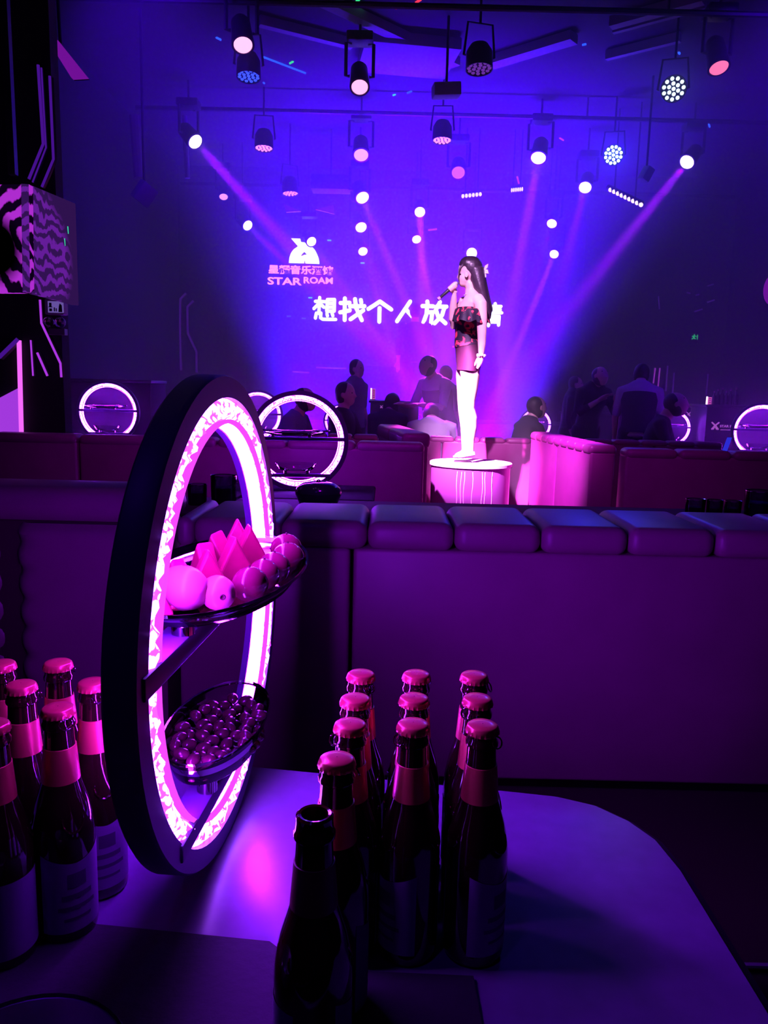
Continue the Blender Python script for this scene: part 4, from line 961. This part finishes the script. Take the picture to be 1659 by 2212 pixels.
batten('left of two small LED battens above the screen', at(996, 423, 11.4), at(1041, 418, 11.4), M_bat)
batten('right of two small LED battens above the screen', at(1103, 410, 11.4), at(1130, 407, 11.4), M_bat)

# other ceiling hardware
def box_thing(name, label, cat, px, py, Y, sx_, sy_, sz_, m, rz=0, rx=0, ry=0, hang=True):
    p = at(px, py, Y); t = thing(name, label, cat, p, rz)
    mt = Matrix.Rotation(rx, 4, 'X') @ Matrix.Rotation(ry, 4, 'Y')
    MB().rbox(-sx_ / 2, sx_ / 2, -sy_ / 2, sy_ / 2, -sz_ / 2, sz_ / 2, .012, 2, mt).build('body', m, t)
    if hang: MB().tube([V((0, 0, sz_ / 2 - .02)), V((0, 0, ZC - p.z))], .014, 6).build('hanger', M_metal, t)
    return t
M_lil = mat('pale_box', (.45, .32, .55), .6)
box_thing('projector', 'small pale projector hanging near the ceiling centre', 'projector', 964, 196, 8.2, .27, .2, .12, M_lil, .1, .1, -.08)
box_thing('loudspeaker', 'tilted loudspeaker hanging in the dark at the left', 'loudspeaker', 312, 418, 8.2, .17, .2, .2, mat('speaker_grille', (.16, .12, .24), .7, noise=.5, nscale=200), .5, .35, .55)
box_thing('loudspeaker', 'slim tilted loudspeaker right of the rig under the cyan flare', 'loudspeaker', 1396, 376, 9.5, .10, .12, .16, MATS['speaker_grille'], .3, .2, .4)
P = [at(*q, 6.2) for q in [(104, 88), (124, 86), (188, 166), (154, 168)]]; t = thing('lit_panel', 'slim magenta-lit panel angled at the upper left', 'light panel', P[0])
MB().prism([q - P[0] for q in P], (0, .04, 0)).build('diffuser', emit('magenta_panel', (.16, .005, .30), 1.0), t, False); MB().tube([P[1] - P[0] + V((0, .05, 0)), V((.05, .05, ZC - P[0].z))], .012, 6).build('hanger', M_metal, t); MB().prism([q - P[0] + V((0, .041, 0)) for q in P], (0, .02, 0)).build('housing', M_black, t, False)  # magenta light caught by the panel is put in as emission
box_thing('equipment_box', 'wide grey box with cables hanging above the middle spotlights', 'equipment box', 715, 398, 11.6, .55, .3, .20, mat('grey_box', (.10, .08, .16), .6))
box_thing('air_conditioner', 'flat ceiling cassette unit near the top centre', 'air conditioner', 880, 120, 8.9, 1.0, .8, .12, M_beam, .15, 0, 0, False)
# triangular drop-ceiling fins above the logo
for a, b, c, lb in [((612, 440), (650, 456), (618, 458), 'left pale triangular fin above the logo'), ((682, 452), (720, 443), (722, 462), 'right pale triangular fin above the logo')]:
    P = [at(*q, 12.0) for q in (a, b, c)]; o_ = P[0].copy()
    t = MB().prism([q - o_ for q in P], (0, .05, 0)).build('ceiling_fin', M_lil, None, False); t.location = o_; tag(t, lb, 'ceiling fin', 'ceiling fins')
# pipes and truss
def pipe(label, pts, r, m=M_metal, name='ceiling_pipe'):
    P = [V(q) for q in pts]; t = thing(name, label, 'pipe', P[0], 0, 'rig pipes')
    MB().tube([q - P[0] for q in P], r, 8, V((0, 0, 1))).build('tube', m, t)
    for i in (1, 2):
        q = P[0].lerp(P[-1], i / 3) - P[0]; MB().tube([q, V((q.x, q.y, ZC - P[0].z))], .012, 6).build('hanger', M_metal, t)
for y, z, lb in ((7.4, 4.62, 'nearest cross pipe of the lighting rig'), (10.2, 4.66, 'middle cross pipe of the lighting rig'), (12.3, 4.3, 'far cross pipe of the lighting rig above the screen')):
    pipe(lb, [(-3.2, y, z), (5.2, y, z)], .028)
struct('trim_20', MB().tube([at(290, 250, 9.5), at(300, 385, 9.5)], .06, 10, V((0, 1, 0))), M_beam)
struct('trim_21', MB().tube([at(398, 250, 10.6), at(405, 385, 10.6)], .035, 10, V((0, 1, 0))), M_beam)
# laser flecks on the rig and ceiling
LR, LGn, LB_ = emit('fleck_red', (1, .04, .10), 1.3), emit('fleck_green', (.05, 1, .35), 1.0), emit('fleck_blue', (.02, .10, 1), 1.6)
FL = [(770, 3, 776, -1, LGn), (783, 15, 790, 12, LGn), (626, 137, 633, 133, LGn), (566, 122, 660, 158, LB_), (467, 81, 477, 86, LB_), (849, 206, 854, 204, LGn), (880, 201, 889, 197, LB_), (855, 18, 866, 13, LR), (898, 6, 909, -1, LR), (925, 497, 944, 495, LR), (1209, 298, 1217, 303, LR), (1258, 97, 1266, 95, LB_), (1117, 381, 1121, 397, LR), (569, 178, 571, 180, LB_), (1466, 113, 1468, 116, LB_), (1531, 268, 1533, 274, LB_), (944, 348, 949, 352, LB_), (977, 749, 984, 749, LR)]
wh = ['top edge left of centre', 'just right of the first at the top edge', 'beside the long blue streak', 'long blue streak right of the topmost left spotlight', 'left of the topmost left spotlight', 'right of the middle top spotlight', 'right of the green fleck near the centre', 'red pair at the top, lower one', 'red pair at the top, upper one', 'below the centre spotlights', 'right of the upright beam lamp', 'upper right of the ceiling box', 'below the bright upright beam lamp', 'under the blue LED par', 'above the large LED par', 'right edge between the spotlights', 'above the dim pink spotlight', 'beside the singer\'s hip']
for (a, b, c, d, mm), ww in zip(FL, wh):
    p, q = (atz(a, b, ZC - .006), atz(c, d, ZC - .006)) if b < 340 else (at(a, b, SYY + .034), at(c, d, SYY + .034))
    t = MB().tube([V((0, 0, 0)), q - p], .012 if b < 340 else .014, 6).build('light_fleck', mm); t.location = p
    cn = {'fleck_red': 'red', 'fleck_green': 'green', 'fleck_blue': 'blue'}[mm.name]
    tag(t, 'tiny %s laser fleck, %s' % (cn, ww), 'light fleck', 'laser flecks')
# light lines on the back-left wall and behind the right tables
for pts, Y, lb in [([(402, 634), (390, 646), (389, 700), (391, 800)], 11.0, 'bent light line on the far left wall, left one'), ([(418, 650), (405, 663), (406, 720), (425, 760), (425, 805)], 11.0, 'bent light line on the far left wall, right one')]:
    line_light('light_line', pts, .018, M_strip, lb, 'light lines on the far walls', YB - .01)
for i, (px, y0, y1) in enumerate([(1413, 795, 828), (1423, 795, 836), (1440, 790, 845), (1454, 805, 856), (1527, 808, 855)]):
    line_light('light_line', [(px + 2, y0), (px - 2, y1)], .012, M_strip2 if i < 2 else M_strip, ['first', 'second', 'third', 'fourth', 'fifth'][i] + ' upright light line from the left above the right-hand counters', 'light lines on the far walls', YB - .005)
for i, (a, b) in enumerate([((1528, 618), (1541, 614)), ((1528, 653), (1543, 648)), ((1500, 673), (1517, 668)), ((1484, 632), (1491, 634)), ((1422, 640), (1424, 668)), ((1503, 638), (1510, 636))]):  # reflected glints, put in as small glowing strips
    line_light('glint_strip', [a, b], .010, M_strip, ['uppermost', 'bright middle', 'lowest', 'small left', 'upright', 'small inner'][i] + ' glint drawn as a lit strip on the dark right-hand wall', 'glints on the right wall', YB - .005)
# green exit mark at the right
p = at(1500, 728, YB - .03); t = thing('exit_sign', 'small green running-man exit sign on the right wall', 'exit sign', p)
MB().rbox(-.09, .09, .0, .03, -.06, .06, .006, 2).build('case', M_black, t)
mb = MB(); 
for a, b, r_ in [((-.01, .035), (.0, .04), .012), ((-.005, .02), (-.015, -.015), .012), ((-.015, -.015), (-.045, -.04), .009), ((-.015, -.015), (.02, -.03), .009), ((-.005, .02), (.035, .01), .008), ((-.005, .02), (-.045, .008), .008), ((.05, -.04), (.05, .04), .006)]:
    mb.tube([V((a[0], -.004, a[1])), V((b[0], -.004, b[1]))], r_, 6)
mb.build('pictogram', emit('exit_green', (.03, .85, .25), .9), t)
pk = at(1672, 625, 10.9); t = thing('wall_lamp', 'soft magenta wall lamp at the right picture edge', 'lamp', pk)
MB().ell((0, 0, 0), (.14, .1, .22), 16, 10).build('globe', emit('magenta_globe', (.30, .01, .55), .8), t); MB().tube([V((0, .05, 0)), V((.3, .3, 0))], .02, 8).build('arm', M_metal, t)

# ------------------------------------------------------------------ far ring stands on their tables
def small_table(label, x, y, h, s_=.42):
    t = thing('club_table', label, 'table', (x, y, 0), 0, 'far club tables')
    MB().rbox(-s_, s_, -s_ * .7, s_ * .7, h - .03, h, .014, 2).build('tabletop', M_matte, t)
    MB().rbox(-s_ * .5, s_ * .5, -s_ * .35, s_ * .35, .03, h - .03, .01, 2).build('pedestal', M_matte, t); MB().rbox(-s_ * .7, s_ * .7, -s_ * .5, s_ * .5, 0, .03, .01, 2).build('foot_plate', M_metal, t)
for (px, py, Y, sc_, yaw, lb, tl) in [
 (645, 953, 4.17, 1, .12, 'glowing ring stand in the middle, just beyond the near banquette', 'dark table under the middle ring, beyond the near banquette'),
 (233, 890, 6.75, 1, .05, 'glowing ring stand at the left in front of the black counter', 'dark table under the left ring'),
 (557, 897, 8.4, 1, .12, 'glowing ring stand half hidden behind the nearest ring', 'dark table under the half hidden ring'),
 (735, 910, 10.6, .85, .1, 'small far ring stand just right of the middle ring', 'low table under the small far ring right of the middle one'),
 (1157, 918, 10.6, .85, 0, 'small far ring stand behind a dark head right of the singer', 'low table under the small ring behind the dark head'),
 (1455, 925, 9.6, .85, 0, 'far ring stand behind the seated man', 'low table under the ring behind the seated man'),
 (1645, 932, 7.3, 1, -.15, 'glowing ring stand at the right picture edge', 'dark table under the ring at the right edge')]:
    p = at(px, py, Y); foot = p.z - R0 * sc_
    r_ = ring_stand(lb, (p.x, Y, foot), -math.pi / 2 + yaw, True); r_.scale = (sc_,) * 3
    small_table(tl, p.x, Y + .02, foot, .25 if px == 1455 else .42)

# ------------------------------------------------------------------ counters, lit menus, far bottles
def counter(label, px0, px1, pyt, Y, depth=.5, words=None, wpos=None, wpx=0):
    a, b = at(px0, pyt, Y), at(px1, pyt, Y); cx = (a.x + b.x) / 2; h = (a.z + b.z) / 2
    t = thing('bar_counter', label, 'counter', (cx, Y, 0), 0, 'black counters')
    w2 = (b.x - a.x) / 2
    MB().rbox(-w2, w2, 0, depth, 0, h - .03, .01, 2).build('body', M_black, t); MB().rbox(-w2 - .02, w2 + .02, -.02, depth + .02, h - .03, h, .008, 2).build('top', M_metal, t)
    if words:
        q = at(*wpos, Y - .006) - V(t.location); k = wpx * Y / FPX
        ml = emit('counter_logo', (.55, .12, .75), .8)
        mb = MB(); g = k * .13
        lo = q + V((-k * .5 + g, 0, 0))
        for s_ in (-1, 1): mb.tube([lo + V((-g * s_, 0, g)), lo + V((g * .2 * s_, 0, 0)), lo + V((g * .9 * s_, 0, -g * .9))], g * .2, 6)
        mb.tube([lo + V((-g * .5, 0, -g * .9)), lo + V((0, 0, -g * .2)), lo + V((g * .5, 0, -g * .9))], g * .16, 6)
        mb.build('logo_mark', ml, t)
        if words != 'X':
            me = text_mesh(words, 1, .002, .01); xs = [v.co.x for v in me.vertices]; W = max(xs) - min(xs); s2 = k * .70 / W
            for v in me.vertices: v.co = V(((v.co.x) * s2 + q.x + k * .15, q.y - v.co.z, v.co.y * s2 * .9 + q.z))
            me.update(); link(me, 'lettering', ml, t)
            MB().box(q.x - k * .18, q.x + k * .45, q.y - .001, q.y + .002, q.z - k * .13, q.z - k * .11).build('tagline', ml, t, False)
    return t
counter('black counter with small club logo left of the waiter', 800, 905, 866, 9.8, .5, 'X', (832, 879), 22)
counter('black counter with club name in front of the far right ring', 1528, 1700, 876, 9.3, .5, 'STAR ROAM', (1568, 921), 62)
counter('further black counter with club name behind the seated man', 1440, 1524, 880, 10.3, .5, 'STAR ROAM', (1500, 895), 34)
counter('dark counter behind the guests right of the singer', 1225, 1428, 893, 10.95, .4, 'STAR ROAM', (1345, 893), 34)
def menu(label, px, py, Y, s_):
    p = at(px, py, Y); t = thing('lit_menu', label, 'lamp', p - V((0, 0, s_)), 0, 'lit table menus')
    MB().rbox(-s_ * .55, s_ * .55, -s_ * .2, s_ * .2, 0, s_ * .12, .004, 1).build('base', M_black, t)
    MB().rbox(-s_ * .45, -s_ * .22, -.01, .01, s_ * .12, s_ * 2, .003, 1).build('light_edge', emit('menu_white', (1, .7, 1), 2.2), t)
    f_ = MB().rbox(-s_ * .16, s_ * .40, -.008, .012, s_ * .12, s_ * 1.9, .003, 1).build('panel', emit('menu_pink', (.8, .10, .6), .9), t)
    mb = MB()
    for k in range(5): mb.box(-s_ * .03, s_ * .27, -.0115, -.0085, s_ * (.35 + .3 * k), s_ * (.48 + .3 * k))
    mb.build('menu_print', emit('menu_dark', (.05, .0, .08), .4), f_, False)
menu('lit menu stand on the counter left of the waiter', 806, 851, 9.9, .075); menu('lit menu stand on the dark counter right of the singer', 1275, 868, 11.1, .10)
menu('lit menu stand above the seated man', 1452, 869, 10.4, .075); menu('lit menu stand on the counter beside the far bottles', 1531, 870, 9.45, .075)
fb = None
for i, (px, sh) in enumerate([(1541, 0), (1549, 1), (1558, 2), (1567, 0), (1576, 1), (1588, 2)]):
    p = at(px, 876, 9.5)
    t = thing('spirit_bottle', ['first', 'second', 'third', 'fourth', 'fifth', 'sixth'][i] + ' dim spirit bottle from the left on the right-hand counter', 'bottle', p, 0, 'spirit bottles on the counter')
    k = 1 + .12 * sh
    MB().lathe([(.0005, 0), (.024, 0), (.026, .01), (.026, .10 * k), (.010, .13 * k), (.009, .17 * k), (.0005, .171 * k)], 14, 'z').build('glass', mat('dim_bottle_glass', (.10, .03, .10), .15), t)
    MB().lathe([(.0105, .155 * k), (.0105, .175 * k), (.0005, .176 * k)], 12, 'z').build('cap', mat('bottle_cap_pink', (.6, .2, .4), .4), t)
# slim shelves / rails behind the tables
for a, b, Y, lb in [((683, 794), (748, 796), 13.5, 'thin pale light rail on the stage front right of the logo'), ((632, 803), (668, 805), 11.3, 'thin pale light rail on the stage front left of the first')]:
    line_light('light_line', [a, b], .010, M_strip2, lb, 'light lines on the far walls', YB - .01)

# ------------------------------------------------------------------ glassware between the rows
M_gl = clear('drink_glass', (.62, .52, .75), .05, 1.5, .06)
def tumbler(label, px, py, Y, r, h, drink=None, name='glass_pitcher', handle=False):
    p = at(px, py, Y); t = thing(name, label, 'glass', p, 0, 'glassware beyond the near banquette')
    MB().lathe([(.0005, 0), (r * .88, 0), (r * .95, h * .04), (r, h), (r * .955, h), (r * .90, h * .07), (.0005, h * .07)], 28, 'z').build('wall', M_gl, t)
    MB().lathe([(r * .96, h), (r * 1.01, h * 1.01), (r * 1.01, h * .985), (r * .96, h * .98)], 28, 'z').build('rim', M_chrome, t)
    if drink: MB().lathe([(.0005, h * .075), (r * .89, h * .075), (r * .91, h * .55), (.0005, h * .55)], 24, 'z').build('drink', drink, t)
    if handle: MB().tube([V((r * .98, 0, h * .85)), V((r * 1.45, 0, h * .75)), V((r * 1.45, 0, h * .35)), V((r * .95, 0, h * .2))], r * .09, 8).build('handle', M_gl, t)
M_dk = mat('dark_drink', (.03, .015, .06), .2); M_bd = mat('blue_drink', (.02, .03, .35), .2)
t = thing('low_table', 'dark service table hidden between the near banquette and second row', 'table', (-.2, 3.5, 0)); MB().rbox(-1.2, 2.4, -.25, .25, .70, .73, .01, 2).build('tabletop', M_matte, t); MB().rbox(-1.0, 2.2, -.2, .2, 0, .70, .01, 2).build('cabinet', M_matte, t)
def onlow(px, py, Y, z=.73):
    q = at(px, py, Y); return q
def gl_on(label, pxl, pxr, pyt, Y, drink=None, nm='drinking_glass', handle=False):
    a, b = at(pxl, pyt, Y), at(pxr, pyt, Y); r = (b.x - a.x) / 2; c = (a + b) / 2; h = c.z - .73
    t = thing(nm, label, 'glass', (c.x, Y, .73), 0, 'glassware beyond the near banquette')
    MB().lathe([(.0005, 0), (r * .88, 0), (r * .95, h * .04), (r, h), (r * .955, h), (r * .90, h * .07), (.0005, h * .07)], 28, 'z').build('wall', M_gl, t)
    MB().lathe([(r * .96, h), (r * 1.01, h * 1.01), (r * 1.01, h * .985), (r * .96, h * .98)], 28, 'z').build('rim', M_chrome, t)
    if drink: MB().lathe([(.0005, h * .075), (r * .89, h * .075), (r * .92, h * .6), (.0005, h * .6)], 24, 'z').build('drink', drink, t)
    if handle: MB().tube([V((r * .98, 0, h * .85)), V((r * 1.45, 0, h * .75)), V((r * 1.45, 0, h * .35)), V((r * .95, 0, h * .2))], r * .09, 8).build('handle', M_gl, t)
gl_on('glass pitcher seen through the nearest ring', 455, 511, 1027, 3.5, M_dk, 'glass_pitcher', True)
gl_on('lower glass left of the pitcher inside the nearest ring', 405, 447, 1046, 3.5, M_dk)
gl_on('glass of blue drink at the right picture edge', 1612, 1672, 1060, 3.45, M_bd)
gl_on('left one of the dark glasses below the right-hand banquette', 1482, 1524, 1078, 3.45, M_dk); gl_on('middle one of the dark glasses below the right-hand banquette', 1528, 1562, 1080, 3.42, M_dk); gl_on('right one of the dark glasses below the right-hand banquette', 1566, 1602, 1082, 3.45, M_dk)
a, b = at(638, 1060, 3.45), at(738, 1060, 3.45); r = (b.x - a.x) / 2; z1 = at(690, 1040, 3.45).z
t = thing('ice_bucket', 'dark shiny domed ice bucket in front of the middle ring', 'bucket', ((a.x + b.x) / 2, 3.45, .73)); h = z1 - .73
MB().lathe([(.0005, 0), (r * .72, 0), (r * .9, h * .35), (r, h * .55), (r * 1.0, h * .62)], 32, 'z').build('tub', mat('bucket_shell', (.04, .03, .09), .12, .6), t)
MB().lathe([(r * 1.01, h * .60), (r * 1.01, h * .64), (r * .93, h * .80), (r * .70, h * .93), (r * .35, h * .99), (.0005, h)], 32, 'z').build('lid', MATS['bucket_shell'], t)
MB().ell((0, 0, h), (.012, .012, .010), 10, 6).build('knob', M_chrome, t)
a = at(1567, 975, 5.6); b = at(1576, 945, 5.6); t = thing('tablet_stand', 'glowing blue tablet stand on the right-hand table near the edge ring', 'tablet', (a.x, 5.6, 0)); 
MB().prism([V((-.02, 0, a.z)), V((.012, 0, a.z)), V((b.x - a.x + .018, 0, b.z)), V((b.x - a.x - .012, 0, b.z))], (0, .012, 0)).build('screen', emit('tablet_blue', (.03, .03, .8), .8), t, False)
MB().rbox(-.10, .10, -.06, .08, a.z - .012, a.z, .004, 1).build('foot', M_chrome, t); MB().rbox(-.02, .02, -.02, .02, 0, a.z - .01, .004, 1).build('post', M_metal, t)
